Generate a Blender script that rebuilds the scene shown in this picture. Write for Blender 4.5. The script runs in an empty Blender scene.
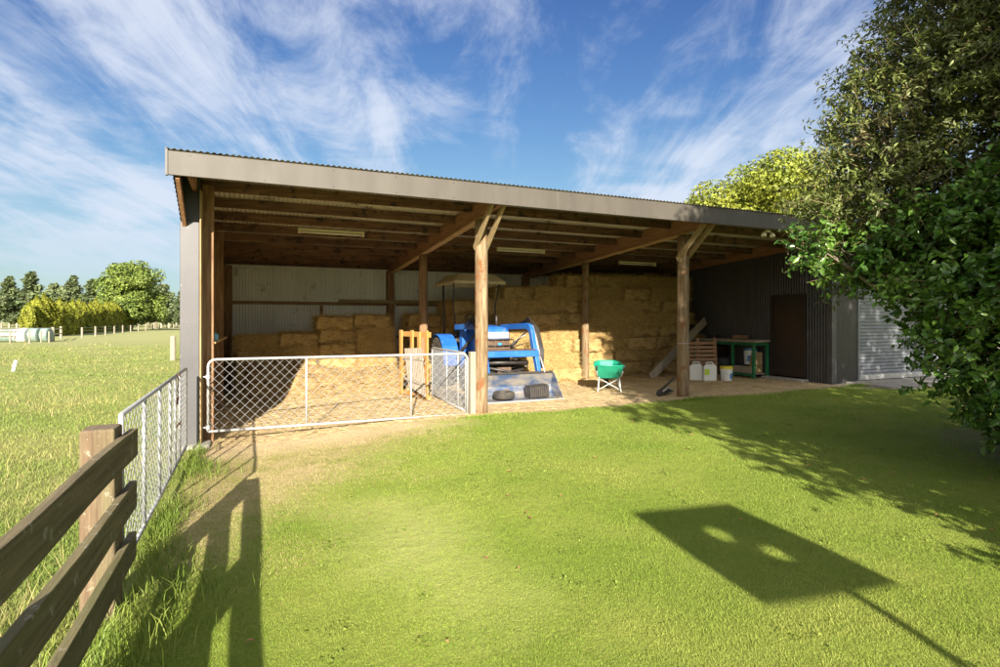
import bpy, math, random
import numpy as np
from mathutils import Vector, Matrix
R = math.radians
random.seed(7); rng = np.random.default_rng(7)
sc = bpy.context.scene
COL = sc.collection

# ------------------------------------------------------------------ camera, sky, sun, exposure
TH = R(23.3)
CT, ST = math.cos(TH), math.sin(TH)
CAM = Vector((0.90, -9.19, 1.60))
F = 560.0
cd = bpy.data.cameras.new('camera'); cam = bpy.data.objects.new('camera', cd); COL.objects.link(cam)
cam.location = CAM; cam.rotation_euler = (R(90), 0, -TH)
cd.lens = F / 1000 * 36; cd.sensor_width = 36; cd.shift_y = -0.0115
cd.clip_start = 0.05; cd.clip_end = 5000
sc.camera = cam
def cw(x, z, h=None):
    """metres right / ahead of the camera's stand -> world x, y (, h)"""
    p = (CAM.x + CT * x + ST * z, CAM.y - ST * x + CT * z)
    return p if h is None else (p[0], p[1], h)

SUN_EL = R(22.0)
td = Vector((CT * -0.11 + ST, ST * 0.11 + CT)).normalized()      # horizontal way the light travels
sun_az = math.atan2(-td.x, -td.y) % (2 * math.pi)
world = bpy.data.worlds.new('World'); sc.world = world; world.use_nodes = True
wt = world.node_tree; wn = wt.nodes; wl = wt.links; wn.clear()
out = wn.new('ShaderNodeOutputWorld'); bg = wn.new('ShaderNodeBackground')
sky = wn.new('ShaderNodeTexSky'); sky.sky_type = 'NISHITA'; sky.sun_disc = False
sky.sun_elevation = SUN_EL; sky.sun_rotation = sun_az
sky.air_density = 1.25; sky.dust_density = 0.25; sky.ozone_density = 3.2; sky.altitude = 0
bg.inputs['Strength'].default_value = 0.058
wl.new(bg.outputs[0], out.inputs['Surface'])
tc = wn.new('ShaderNodeTexCoord')
rot = wn.new('ShaderNodeVectorRotate'); rot.rotation_type = 'Z_AXIS'; rot.inputs['Angle'].default_value = TH - R(3)
wl.new(tc.outputs['Generated'], rot.inputs['Vector'])
sep = wn.new('ShaderNodeSeparateXYZ'); wl.new(rot.outputs[0], sep.inputs[0])
def wm(op, a, b=None, clamp=False):
    n = wn.new('ShaderNodeMath'); n.operation = op; n.use_clamp = clamp
    for i, v in enumerate((a, b)):
        if v is None: continue
        if isinstance(v, (int, float)): n.inputs[i].default_value = v
        else: wl.new(v, n.inputs[i])
    return n.outputs[0]
zz = wm('ADD', wm('MAXIMUM', sep.outputs[2], 0.0), 0.16)
px = wm('DIVIDE', sep.outputs[0], zz); py = wm('DIVIDE', sep.outputs[1], zz)
cmb = wn.new('ShaderNodeCombineXYZ'); wl.new(px, cmb.inputs[0]); wl.new(py, cmb.inputs[1])
def wnoise(scale, detail, rough, dist, mp):
    m = wn.new('ShaderNodeMapping'); m.inputs['Scale'].default_value = mp[0]; m.inputs['Location'].default_value = mp[1]
    m.inputs['Rotation'].default_value = (0, 0, mp[2])
    wl.new(cmb.outputs[0], m.inputs[0])
    n = wn.new('ShaderNodeTexNoise'); n.inputs['Scale'].default_value = scale; n.inputs['Detail'].default_value = detail
    n.inputs['Roughness'].default_value = rough; n.inputs['Distortion'].default_value = dist
    wl.new(m.outputs[0], n.inputs['Vector']); return n.outputs[0]
big = wnoise(0.9, 3, 0.5, 0.6, ((1, 0.62, 1), (8.1, 4.4, 0), 0.15))
fine = wnoise(2.3, 12, 0.66, 1.1, ((1.3, 0.36, 1), (5.2, 2.0, 0), 0.22))
puff = wnoise(3.6, 9, 0.62, 0.5, ((0.9, 0.9, 1), (7.2, 0.3, 0), 0.0))
mr = wn.new('ShaderNodeMapRange'); mr.interpolation_type = 'SMOOTHSTEP'
wl.new(wm('ADD', wm('ADD', wm('MULTIPLY', big, 0.50), wm('MULTIPLY', fine, 0.34)), wm('MULTIPLY', puff, 0.16)), mr.inputs['Value'])
mr.inputs['From Min'].default_value = 0.448; mr.inputs['From Max'].default_value = 0.605
lowf = wn.new('ShaderNodeMapRange'); wl.new(sep.outputs[2], lowf.inputs['Value'])
lowf.inputs['From Min'].default_value = 0.04; lowf.inputs['From Max'].default_value = 0.14
bk_ = wn.new('ShaderNodeMapRange'); wl.new(sep.outputs[1], bk_.inputs['Value']); bk_.inputs['From Min'].default_value = 0.1; bk_.inputs['From Max'].default_value = -0.5; bk_.inputs['To Max'].default_value = 0.75  # extra cloud cover added behind the camera, out of view, to fill the shadows
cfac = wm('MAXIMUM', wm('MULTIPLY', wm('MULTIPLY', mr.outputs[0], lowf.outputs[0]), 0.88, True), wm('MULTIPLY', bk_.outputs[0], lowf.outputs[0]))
mix = wn.new('ShaderNodeMix'); mix.data_type = 'RGBA'
sc3 = wn.new('ShaderNodeSeparateColor'); wl.new(sky.outputs[0], sc3.inputs[0]); cc3 = wn.new('ShaderNodeCombineColor')
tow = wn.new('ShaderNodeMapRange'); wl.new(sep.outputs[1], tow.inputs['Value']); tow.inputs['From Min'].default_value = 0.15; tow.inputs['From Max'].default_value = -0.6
for i_, (k_, g_, c_) in enumerate(((0.31, 1.58, 3.2), (0.315, 1.50, 4.6), (0.56, 1.20, 5.8))):      # clearer, deeper air than the model's
    cap = wm('ADD', wm('MULTIPLY', tow.outputs[0], 12.0), c_)
    v_ = wm('MULTIPLY', wm('POWER', sc3.outputs[i_], g_), k_)
    # soft shoulder: v / (1 + (v/cap)^3)^(1/3)
    wl.new(wm('DIVIDE', v_, wm('POWER', wm('ADD', wm('POWER', wm('DIVIDE', v_, cap), 3.0), 1.0), 0.3333)), cc3.inputs[i_])
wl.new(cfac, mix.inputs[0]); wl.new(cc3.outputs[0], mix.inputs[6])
# cloud thin and grey-blue ahead; bright cloud behind the camera is added fill light
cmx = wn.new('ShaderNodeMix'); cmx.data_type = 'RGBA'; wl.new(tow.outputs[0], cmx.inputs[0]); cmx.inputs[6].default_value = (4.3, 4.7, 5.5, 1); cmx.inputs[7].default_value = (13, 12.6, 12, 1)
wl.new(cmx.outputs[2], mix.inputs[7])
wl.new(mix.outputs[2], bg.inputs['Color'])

sd = bpy.data.lights.new('sun', 'SUN'); sd.energy = 5.0; sd.angle = R(0.53); sd.color = (1.0, 0.91, 0.78)
sun = bpy.data.objects.new('sun', sd); COL.objects.link(sun)
sun.rotation_euler = Vector((td.x, td.y, -math.tan(SUN_EL))).to_track_quat('-Z', 'Y').to_euler()
sun.location = (0, -20, 20)
vs = sc.view_settings; vs.view_transform = 'Standard'; vs.look = 'None'; vs.exposure = 1.6; vs.gamma = 1; vs.use_curve_mapping = False
sc.cycles.max_bounces = 8; sc.cycles.diffuse_bounces = 5; sc.cycles.transparent_max_bounces = 8
sc.cycles.use_denoising = True

# ------------------------------------------------------------------ materials
MATS = {}
def mat(name, col, rough=0.8, metal=0.0, var=None, scale=(6, 6, 6), detail=6, lo=0.35, hi=0.65, bump=0.0, bscale=None,
        spots=None, sscale=30, smin=0.62, trans=0.0, rnd=0.0, spec=0.5, rnddist=0.3, var2=None):
    """noise mixed colours, optional spots / dirt, bump; rnd = brightness change per face island"""
    m = bpy.data.materials.new(name); m.use_nodes = True
    nt = m.node_tree; N = nt.nodes; L = nt.links
    b = N['Principled BSDF']; b.inputs['Roughness'].default_value = rough; b.inputs['Metallic'].default_value = metal
    b.inputs['Specular IOR Level'].default_value = spec
    tcn = N.new('ShaderNodeTexCoord')
    def noise(sc3, det, s=1.0, d=0.0):
        mp = N.new('ShaderNodeMapping'); mp.inputs['Scale'].default_value = sc3; L.new(tcn.outputs['Object'], mp.inputs[0])
        n = N.new('ShaderNodeTexNoise'); n.inputs['Scale'].default_value = s; n.inputs['Detail'].default_value = det
        n.inputs['Roughness'].default_value = 0.6; n.inputs['Distortion'].default_value = d
        L.new(mp.outputs[0], n.inputs['Vector']); return n.outputs[0]
    def rng_(src, a, b_):
        r = N.new('ShaderNodeMapRange'); r.inputs['From Min'].default_value = a; r.inputs['From Max'].default_value = b_
        L.new(src, r.inputs['Value']); return r.outputs[0]
    def mixc(fac, A, B, mode='MIX'):
        x = N.new('ShaderNodeMix'); x.data_type = 'RGBA'; x.blend_type = mode
        for sock, v in ((0, fac), (6, A), (7, B)):
            if isinstance(v, tuple): x.inputs[sock].default_value = (*v, 1) if len(v) == 3 else v
            elif isinstance(v, (int, float)): x.inputs[sock].default_value = v
            else: L.new(v, x.inputs[sock])
        return x.outputs[2]
    c = col
    if var is not None: c = mixc(rng_(noise(scale, detail, 1, rnddist), lo, hi), col, var)
    if var2 is not None: c = mixc(rng_(noise(tuple(s * 0.23 for s in scale), 4), 0.42, 0.68), c, var2)
    if spots is not None: c = mixc(rng_(noise((sscale,) * 3, 5), smin, smin + 0.1), c, spots)
    if rnd > 0:
        g = N.new('ShaderNodeNewGeometry')
        a = N.new('ShaderNodeMapRange'); L.new(g.outputs['Random Per Island'], a.inputs['Value'])
        a.inputs['To Min'].default_value = 1 - rnd; a.inputs['To Max'].default_value = 1 + rnd
        cb = N.new('ShaderNodeCombineColor')
        for i in range(3): L.new(a.outputs[0], cb.inputs[i])
        c = mixc(1.0, c, cb.outputs[0], 'MULTIPLY')
    if isinstance(c, tuple): b.inputs['Base Color'].default_value = (*c, 1)
    else: L.new(c, b.inputs['Base Color'])
    if bump > 0:
        bn = N.new('ShaderNodeBump'); bn.inputs['Strength'].default_value = bump; bn.inputs['Distance'].default_value = 0.02
        L.new(noise(bscale or tuple(s * 3 for s in scale), 8), bn.inputs['Height']); L.new(bn.outputs[0], b.inputs['Normal'])
    if trans > 0:
        tr = N.new('ShaderNodeBsdfTranslucent'); ms = N.new('ShaderNodeMixShader'); ms.inputs[0].default_value = trans
        if isinstance(c, tuple): tr.inputs[0].default_value = (*c, 1)
        else: L.new(c, tr.inputs[0])
        L.new(b.outputs[0], ms.inputs[1]); L.new(tr.outputs[0], ms.inputs[2]); L.new(ms.outputs[0], N['Material Output'].inputs['Surface'])
    MATS[name] = m
    return m

def woodm(name, a, b, axis, c3=None, spots=None):
    s = [24, 24, 24]; s['xyz'.index(axis)] = 2.2
    return mat(name, a, 0.85, var=b, scale=tuple(s), lo=0.40, hi=0.62, bump=0.6, spots=spots, sscale=6, smin=0.55, var2=c3)
w_post = woodm('post_wood', (0.13, 0.070, 0.028), (0.29, 0.215, 0.125), 'z', (0.15, 0.11, 0.055), (0.17, 0.065, 0.02))
w_postd = woodm('inner_post_wood', (0.16, 0.085, 0.04), (0.27, 0.16, 0.08), 'z')
w_purl = woodm('purlin_wood', (0.115, 0.052, 0.027), (0.205, 0.11, 0.058), 'x', (0.075, 0.036, 0.022), (0.035, 0.02, 0.015))
w_raft = woodm('rafter_wood', (0.22, 0.105, 0.047), (0.31, 0.165, 0.08), 'y')
w_brace = woodm('brace_wood', (0.24, 0.165, 0.07), (0.33, 0.25, 0.13), 'z')
w_girt = woodm('girt_wood', (0.22, 0.125, 0.06), (0.30, 0.19, 0.10), 'x')
w_girty = woodm('side_girt_wood', (0.36, 0.22, 0.10), (0.45, 0.30, 0.15), 'y')
w_fence = mat('weathered_fence_wood', (0.085, 0.066, 0.030), 0.9, var=(0.185, 0.145, 0.075), scale=(14, 1.3, 30), bump=0.6, bscale=(60, 3, 120), spots=(0.26, 0.25, 0.19), sscale=16, smin=0.60, var2=(0.10, 0.10, 0.03))
w_fpost = mat('weathered_post_wood', (0.10, 0.06, 0.035), 0.9, var=(0.18, 0.13, 0.075), scale=(30, 30, 2.5), bump=0.6, bscale=(90, 90, 5), spots=(0.30, 0.28, 0.2), sscale=20, smin=0.6, var2=(0.14, 0.12, 0.06))
w_pal = mat('orange_pine', (0.33, 0.16, 0.035), 0.8, var=(0.42, 0.24, 0.07), scale=(20, 20, 2), bump=0.2)
w_grey = mat('grey_boards', (0.24, 0.20, 0.15), 0.9, var=(0.36, 0.31, 0.24), scale=(20, 20, 2), bump=0.3)
w_brown = mat('brown_pallet_wood', (0.20, 0.11, 0.06), 0.9, var=(0.32, 0.19, 0.11), scale=(3, 20, 20), bump=0.3)
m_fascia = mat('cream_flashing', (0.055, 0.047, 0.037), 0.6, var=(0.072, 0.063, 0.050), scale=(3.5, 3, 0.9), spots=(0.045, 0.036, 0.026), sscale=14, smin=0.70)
m_corner = mat('corner_flashing', (0.060, 0.058, 0.062), 0.5, 0.15, var=(0.075, 0.072, 0.074), scale=(2, 2, 1.4), spots=(0.2, 0.2, 0.2), sscale=12, smin=0.66)
m_roof = mat('galvanised_roofing', (0.40, 0.375, 0.30), 0.55, 0.1, var=(0.54, 0.50, 0.40), scale=(1.2, 0.8, 1), spots=(0.15, 0.10, 0.06), sscale=3, smin=0.58)
m_back = mat('zinc_cladding', (0.58, 0.58, 0.56), 0.55, 0.1, var=(0.68, 0.68, 0.66), scale=(2, 2, 0.7), spots=(0.30, 0.27, 0.21), sscale=2.5, smin=0.60)
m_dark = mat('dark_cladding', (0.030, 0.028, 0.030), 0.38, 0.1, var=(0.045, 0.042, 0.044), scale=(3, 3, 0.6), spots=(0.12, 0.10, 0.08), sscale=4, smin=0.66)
m_door = mat('door_panel', (0.022, 0.018, 0.018), 0.5, 0.1, var=(0.045, 0.028, 0.02), scale=(1.5, 1.5, 1.5))
m_roller = mat('roller_steel', (0.15, 0.16, 0.175), 0.45, 0.2, var=(0.18, 0.19, 0.205), scale=(1, 1, 3))
m_conc = mat('concrete', (0.27, 0.245, 0.21), 0.9, var=(0.36, 0.33, 0.29), scale=(9, 9, 9), bump=0.3)
m_galv = mat('galvanised_pipe', (0.30, 0.305, 0.31), 0.5, 0.3, var=(0.38, 0.385, 0.39), scale=(9, 9, 9))
m_white = mat('white_pipe', (0.40, 0.40, 0.39), 0.45, 0.1, var=(0.34, 0.34, 0.32), scale=(9, 9, 9), spots=(0.40, 0.24, 0.12), sscale=22, smin=0.72)
m_cream = mat('cream_enamel', (0.68, 0.62, 0.40), 0.4, var=(0.62, 0.55, 0.35), scale=(4, 4, 4))
m_tube = mat('white_tube', (0.78, 0.76, 0.66), 0.3)
m_rust = mat('rusty_steel', (0.16, 0.06, 0.025), 0.85, 0.2, var=(0.16, 0.07, 0.04), scale=(30, 30, 30), bump=0.4)
m_blue = mat('blue_paint', (0.010, 0.095, 0.40), 0.42, var=(0.03, 0.14, 0.45), scale=(3, 3, 3), spots=(0.15, 0.16, 0.17), sscale=9, smin=0.62, bump=0.1)
m_blued = mat('dark_blue_plastic', (0.012, 0.018, 0.07), 0.4)
m_bucket = mat('worn_bucket_steel', (0.06, 0.105, 0.20), 0.42, 0.4, var=(0.29, 0.26, 0.22), scale=(2.2, 2.2, 4.5), lo=0.40, hi=0.62, spots=(0.22, 0.13, 0.06), sscale=4.5, smin=0.58)
m_black = mat('black_metal', (0.022, 0.021, 0.022), 0.5, var=(0.045, 0.038, 0.03), scale=(9, 9, 9))
m_rubber = mat('tyre_rubber', (0.028, 0.027, 0.026), 0.85, var=(0.075, 0.062, 0.045), scale=(7, 7, 7), bump=0.3)
m_canopy = mat('canopy_fibreglass', (0.50, 0.43, 0.25), 0.6, var=(0.42, 0.35, 0.20), scale=(4, 4, 4))
m_grille = mat('grille_brown', (0.09, 0.055, 0.035), 0.6, var=(0.14, 0.09, 0.055), scale=(12, 2, 12))
m_lamp = mat('dusty_lens', (0.62, 0.60, 0.50), 0.25, var=(0.46, 0.43, 0.34), scale=(9, 9, 9))
m_green = mat('green_tray', (0.008, 0.21, 0.125), 0.4, var=(0.015, 0.26, 0.155), scale=(6, 6, 6))
m_greenf = mat('green_frame_paint', (0.01, 0.13, 0.05), 0.5, var=(0.02, 0.17, 0.07), scale=(6, 6, 6))
m_wplast = mat('white_plastic', (0.72, 0.73, 0.72), 0.35, trans=0.1)
m_yel = mat('yellow_lid', (0.62, 0.50, 0.04), 0.4)
m_teal = mat('teal_lid', (0.02, 0.16, 0.22), 0.4)
m_blab = mat('blue_print', (0.03, 0.22, 0.52), 0.5)
m_ylab = mat('green_label', (0.42, 0.60, 0.05), 0.5)
m_brlab = mat('brown_label', (0.20, 0.14, 0.09), 0.7)
m_wrap = mat('bale_wrap_green', (0.13, 0.19, 0.16), 0.3, var=(0.22, 0.28, 0.25), scale=(3, 3, 3), bump=0.5)
m_wrapw = mat('bale_wrap_white', (0.62, 0.63, 0.62), 0.3, bump=0.4, var=(0.55, 0.57, 0.56), scale=(3, 3, 3))
m_pale = mat('pale_wood', (0.24, 0.205, 0.145), 0.9, var=(0.31, 0.27, 0.20), scale=(20, 20, 3), bump=0.3)
m_bark = mat('bark', (0.13, 0.10, 0.07), 0.9, var=(0.21, 0.17, 0.12), scale=(12, 12, 3), bump=0.6)
m_twig = mat('twig', (0.25, 0.19, 0.09), 0.8)
m_twine = mat('baling_twine', (0.30, 0.19, 0.10), 0.9)
m_straw = mat('straw', (0.34, 0.215, 0.075), 0.9, var=(0.55, 0.40, 0.17), scale=(16, 16, 34), lo=0.36, hi=0.62, bump=1.0, bscale=(45, 45, 110), var2=(0.17, 0.09, 0.03))
m_strand = mat('straw_strand', (0.44, 0.30, 0.11), 0.8, rnd=0.42)
m_loose = mat('loose_straw_strand', (0.52, 0.40, 0.20), 0.8, rnd=0.25)
m_leafA = mat('olive_leaf', (0.125, 0.155, 0.035), 0.45, var=(0.21, 0.145, 0.09), scale=(1.3, 1.3, 1.3), lo=0.54, hi=0.70, trans=0.35, rnd=0.45)
m_leafB = mat('glossy_leaf', (0.06, 0.15, 0.025), 0.30, var=(0.12, 0.21, 0.03), scale=(2, 2, 2), trans=0.3, rnd=0.45)
m_lime = mat('lime_foliage', (0.27, 0.29, 0.03), 0.6, var=(0.17, 0.22, 0.025), scale=(0.5, 0.5, 0.5), trans=0.35, rnd=0.4)
m_hedge = mat('golden_conifer_foliage', (0.24, 0.25, 0.015), 0.7, var=(0.16, 0.18, 0.014), scale=(0.6, 0.6, 0.6), trans=0.25, rnd=0.35)
m_maca = mat('cypress_foliage', (0.16, 0.21, 0.03), 0.7, var=(0.09, 0.14, 0.022), scale=(0.3, 0.3, 0.3), trans=0.2, rnd=0.4)
m_pine = mat('pine_foliage', (0.10, 0.14, 0.055), 0.7, var=(0.14, 0.17, 0.07), scale=(0.15, 0.15, 0.15), trans=0.2, rnd=0.4)
m_blade = mat('lawn_blade', (0.19, 0.275, 0.036), 0.65, var=(0.33, 0.36, 0.085), scale=(0.9, 0.9, 0.9), lo=0.42, hi=0.66, trans=0.4, rnd=0.16, spec=0.15, var2=(0.22, 0.31, 0.05))
m_bladed = mat('pasture_blade', (0.16, 0.235, 0.04), 0.6, var=(0.28, 0.28, 0.09), scale=(0.6, 0.6, 0.6), trans=0.3, rnd=0.35, spec=0.3)
m_long = mat('long_grass_blade', (0.14, 0.23, 0.03), 0.5, var=(0.25, 0.29, 0.06), scale=(2, 2, 2), trans=0.35, rnd=0.35, spec=0.3)
m_dryb = mat('dry_grass_blade', (0.38, 0.31, 0.15), 0.8, var=(0.27, 0.25, 0.075), scale=(2, 2, 2), trans=0.25, rnd=0.35)

# ------------------------------------------------------------------ mesh helpers
class MB:
    def __init__(s): s.v = []; s.f = []
    def raw(s, vs_, fs_):
        n = len(s.v); s.v += [tuple(v) for v in vs_]; s.f += [tuple(i + n for i in f) for f in fs_]; return s
    def box(s, lo, hi, rz=0, piv=None):
        x0, y0, z0 = lo; x1, y1, z1 = hi
        V = [(x0, y0, z0), (x1, y0, z0), (x1, y1, z0), (x0, y1, z0), (x0, y0, z1), (x1, y0, z1), (x1, y1, z1), (x0, y1, z1)]
        if rz:
            cx, cy = piv or ((x0 + x1) / 2, (y0 + y1) / 2); c, sn = math.cos(rz), math.sin(rz)
            V = [(cx + (x - cx) * c - (y - cy) * sn, cy + (x - cx) * sn + (y - cy) * c, z) for x, y, z in V]
        return s.raw(V, [(0, 3, 2, 1), (4, 5, 6, 7), (0, 1, 5, 4), (1, 2, 6, 5), (2, 3, 7, 6), (3, 0, 4, 7)])
    def beam(s, p0, p1, w, h, up=(0, 0, 1)):
        p0 = Vector(p0); p1 = Vector(p1); d = (p1 - p0).normalized(); u = Vector(up)
        sd_ = d.cross(u).normalized(); u = sd_.cross(d).normalized()
        V = [p + sd_ * a * w / 2 + u * b * h / 2 for p in (p0, p1) for a, b in ((-1, -1), (1, -1), (1, 1), (-1, 1))]
        return s.raw(V, [(0, 1, 2, 3), (7, 6, 5, 4), (0, 4, 5, 1), (1, 5, 6, 2), (2, 6, 7, 3), (3, 7, 4, 0)])
    def tube(s, pts, r, n=8, r1=None, cap=True):
        pts = [Vector(p) for p in pts]; m = len(pts); rings = []
        prev = None
        for i, p in enumerate(pts):
            t = (pts[min(i + 1, m - 1)] - pts[max(i - 1, 0)]).normalized()
            a = prev if prev is not None else (Vector((0, 0, 1)) if abs(t.z) < 0.9 else Vector((1, 0, 0)))
            a = (a - t * a.dot(t)).normalized(); prev = a; b = t.cross(a)
            rr = r if r1 is None else r + (r1 - r) * i / (m - 1)
            rings.append([p + (a * math.cos(2 * math.pi * k / n) + b * math.sin(2 * math.pi * k / n)) * rr for k in range(n)])
        V = [v for rg in rings for v in rg]
        Fc = [(i * n + k, i * n + (k + 1) % n, (i + 1) * n + (k + 1) % n, (i + 1) * n + k) for i in range(m - 1) for k in range(n)]
        if cap: Fc += [tuple(reversed(range(n))), tuple(range((m - 1) * n, m * n))]
        return s.raw(V, Fc)
    def lathe(s, prof, c=(0, 0, 0), axis='z', n=24, cap=True):
        V = []
        for r, h in prof:
            for k in range(n):
                a = 2 * math.pi * k / n; x, y = r * math.cos(a), r * math.sin(a)
                if axis == 'z': V.append((c[0] + x, c[1] + y, c[2] + h))
                elif axis == 'x': V.append((c[0] + h, c[1] + x, c[2] + y))
                else: V.append((c[0] + x, c[1] + h, c[2] + y))
        m = len(prof)
        Fc = [(i * n + k, i * n + (k + 1) % n, (i + 1) * n + (k + 1) % n, (i + 1) * n + k) for i in range(m - 1) for k in range(n)]
        if cap: Fc += [tuple(reversed(range(n))), tuple(range((m - 1) * n, m * n))]
        return s.raw(V, Fc)
    def prism(s, poly, x0, x1, axis='x'):
        """poly of (y,z) pushed along x, or (x,z) along y"""
        n = len(poly)
        P = (lambda a, q: (a, q[0], q[1])) if axis == 'x' else (lambda a, q: (q[0], a, q[1]))
        return s.raw([P(x0, q) for q in poly] + [P(x1, q) for q in poly],
                     [tuple(reversed(range(n))), tuple(range(n, 2 * n))] + [(k, (k + 1) % n, n + (k + 1) % n, n + k) for k in range(n)])
    def build(s, name, m, parent=None, bevel=0, smooth=False, loc=None, rot=None, solid=0):
        me = bpy.data.meshes.new(name); me.from_pydata(s.v, [], s.f); me.update()
        import bmesh
        bm = bmesh.new(); bm.from_mesh(me); bmesh.ops.recalc_face_normals(bm, faces=bm.faces); bm.to_mesh(me); bm.free()
        return link(name, me, m, parent, bevel, smooth, loc, rot, solid)
def link(name, me, m, parent=None, bevel=0, smooth=False, loc=None, rot=None, solid=0):
    if m is not None: me.materials.append(m)
    o = bpy.data.objects.new(name, me); COL.objects.link(o)
    if parent is not None: o.parent = parent
    if loc is not None: o.location = loc
    if rot is not None: o.rotation_euler = rot
    if smooth:
        me.polygons.foreach_set('use_smooth', [True] * len(me.polygons))
    if solid:
        md = o.modifiers.new('solid', 'SOLIDIFY'); md.thickness = solid; md.offset = 0
    if bevel:
        md = o.modifiers.new('bevel', 'BEVEL'); md.width = bevel; md.segments = 2; md.limit_method = 'ANGLE'
    return o
def npmesh(name, V, Fc, m, parent=None, **k):
    """V (n,3) array, Fc (m,k) array of equal-sided faces"""
    me = bpy.data.meshes.new(name); V = np.asarray(V, dtype=np.float32); Fc = np.asarray(Fc, dtype=np.int32)
    me.vertices.add(len(V)); me.vertices.foreach_set('co', V.ravel())
    nf, kk = Fc.shape
    me.loops.add(nf * kk); me.loops.foreach_set('vertex_index', Fc.ravel())
    me.polygons.add(nf); me.polygons.foreach_set('loop_start', np.arange(0, nf * kk, kk, dtype=np.int32))
    me.polygons.foreach_set('loop_total', np.full(nf, kk, dtype=np.int32))
    me.update(calc_edges=True)
    return link(name, me, m, parent, **k)
def empty(name, loc=(0, 0, 0), rz=0):
    o = bpy.data.objects.new(name, None); COL.objects.link(o); o.location = loc; o.rotation_euler = (0, 0, rz); o.empty_display_size = 0.2
    return o
def tag(o, label, cat, group=None):
    o['label'] = label; o['category'] = cat
    if group: o['group'] = group
    return o
def struct(o, kind='structure', label=None):
    o['kind'] = kind
    if label: o['label'] = label
    return o
def copy_tree(o, parent=None):
    c = o.copy(); COL.objects.link(c); c.parent = parent
    for ch in list(o.children): copy_tree(ch, c)
    return c
ORD = ['', 'first', 'second', 'third', 'fourth', 'fifth', 'sixth', 'seventh', 'eighth', 'ninth', 'tenth', 'eleventh', 'twelfth', 'thirteenth', 'fourteenth', 'fifteenth', 'sixteenth', 'seventeenth', 'eighteenth']
def sstep(t): t = np.clip(t, 0, 1); return t * t * (3 - 2 * t)
def gh(x, y):
    """height of the ground"""
    x = np.asarray(x, dtype=float); y = np.asarray(y, dtype=float)
    h = -0.20 + 0.20 * sstep((x - 0.3) / 3.6) + 0.0115 * np.clip(x - 4.5, 0, 10)
    inside = (x > -0.2) & (x < 13.6) & (y > -0.6)
    w = np.where(inside, 0.25, 1.0)
    far = 1 + np.clip((np.abs(x) + np.abs(y) - 30) / 60, 0, 3)
    h = h + w * far * 0.012 * (np.sin(x * 1.7 + y * 0.6) + np.sin(y * 2.1 - x * 0.9 + 1.3) + 0.6 * np.sin(x * 4.1 + 2) * np.sin(y * 3.7))
    return h
def g(x, y): return float(gh(x, y))

# ------------------------------------------------------------------ ground
def axis(lo, hi, a, b, step):
    mid = np.arange(a, b + 1e-6, step)
    L_ = []; x = a; s_ = step
    while x > lo: s_ *= 1.25; x -= s_; L_.append(x)
    H_ = []; x = b; s_ = step
    while x < hi: s_ *= 1.25; x += s_; H_.append(x)
    return np.array(L_[::-1] + list(mid) + H_)
gx = axis(-2500, 2500, -9, 18, 0.14); gy = axis(-300, 3500, -9.5, 8, 0.14)
XX, YY = np.meshgrid(gx, gy); ZZ = gh(XX, YY)
V = np.stack([XX.ravel(), YY.ravel(), ZZ.ravel()], 1)
nx, ny = len(gx), len(gy)
idx = np.arange(nx * ny).reshape(ny, nx)
Fq = np.stack([idx[:-1, :-1].ravel(), idx[:-1, 1:].ravel(), idx[1:, 1:].ravel(), idx[1:, :-1].ravel()], 1)
gm = bpy.data.materials.new('ground_grass_and_dirt'); gm.use_nodes = True
nt = gm.node_tree; N = nt.nodes; L = nt.links; B = N['Principled BSDF']; B.inputs['Roughness'].default_value = 0.95; B.inputs['Specular IOR Level'].default_value = 0.15
geo = N.new('ShaderNodeNewGeometry'); sp = N.new('ShaderNodeSeparateXYZ'); L.new(geo.outputs['Position'], sp.inputs[0])
def M(op, a, b=None, c=None, clamp=False):
    n = N.new('ShaderNodeMath'); n.operation = op; n.use_clamp = clamp
    for i, v in enumerate((a, b, c)):
        if v is None: continue
        if isinstance(v, (int, float)): n.inputs[i].default_value = v
        else: L.new(v, n.inputs[i])
    return n.outputs[0]
def NZ(scale, det=5, rough=0.55, mp=(1, 1, 1), dist=0.0):
    m_ = N.new('ShaderNodeMapping'); m_.inputs['Scale'].default_value = mp; L.new(geo.outputs['Position'], m_.inputs[0])
    n = N.new('ShaderNodeTexNoise'); n.inputs['Scale'].default_value = scale; n.inputs['Detail'].default_value = det
    n.inputs['Roughness'].default_value = rough; n.inputs['Distortion'].default_value = dist; L.new(m_.outputs[0], n.inputs['Vector']); return n.outputs[0]
def RG(v, a, b): 
    n = N.new('ShaderNodeMapRange'); n.inputs['From Min'].default_value = a; n.inputs['From Max'].default_value = b; L.new(v, n.inputs['Value']); return n.outputs[0]
def MX(f, a, b):
    x = N.new('ShaderNodeMix'); x.data_type = 'RGBA'
    for sk, v in ((0, f), (6, a), (7, b)):
        if isinstance(v, tuple): x.inputs[sk].default_value = (*v, 1)
        elif isinstance(v, float): x.inputs[sk].default_value = v
        else: L.new(v, x.inputs[sk])
    return x.outputs[2]
X_, Y_ = sp.outputs[0], sp.outputs[1]
wob = M('MULTIPLY', M('SUBTRACT', NZ(1.2, 6), 0.5), 1.5)
wob2 = M('MULTIPLY', M('SUBTRACT', NZ(7, 4), 0.5), 0.5)
W2 = M('ADD', wob, wob2)
lawn = MX(RG(NZ(0.8, 6), 0.35, 0.66), (0.185, 0.25, 0.035), (0.29, 0.31, 0.065))
lawn = MX(RG(NZ(60, 5, 0.7), 0.40, 0.68), lawn, (0.15, 0.20, 0.03))
past = MX(RG(NZ(0.35, 8, 0.6), 0.38, 0.62), (0.16, 0.21, 0.045), (0.27, 0.27, 0.10))
past = MX(RG(NZ(9, 6, 0.7), 0.45, 0.68), past, (0.28, 0.28, 0.10))
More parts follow.
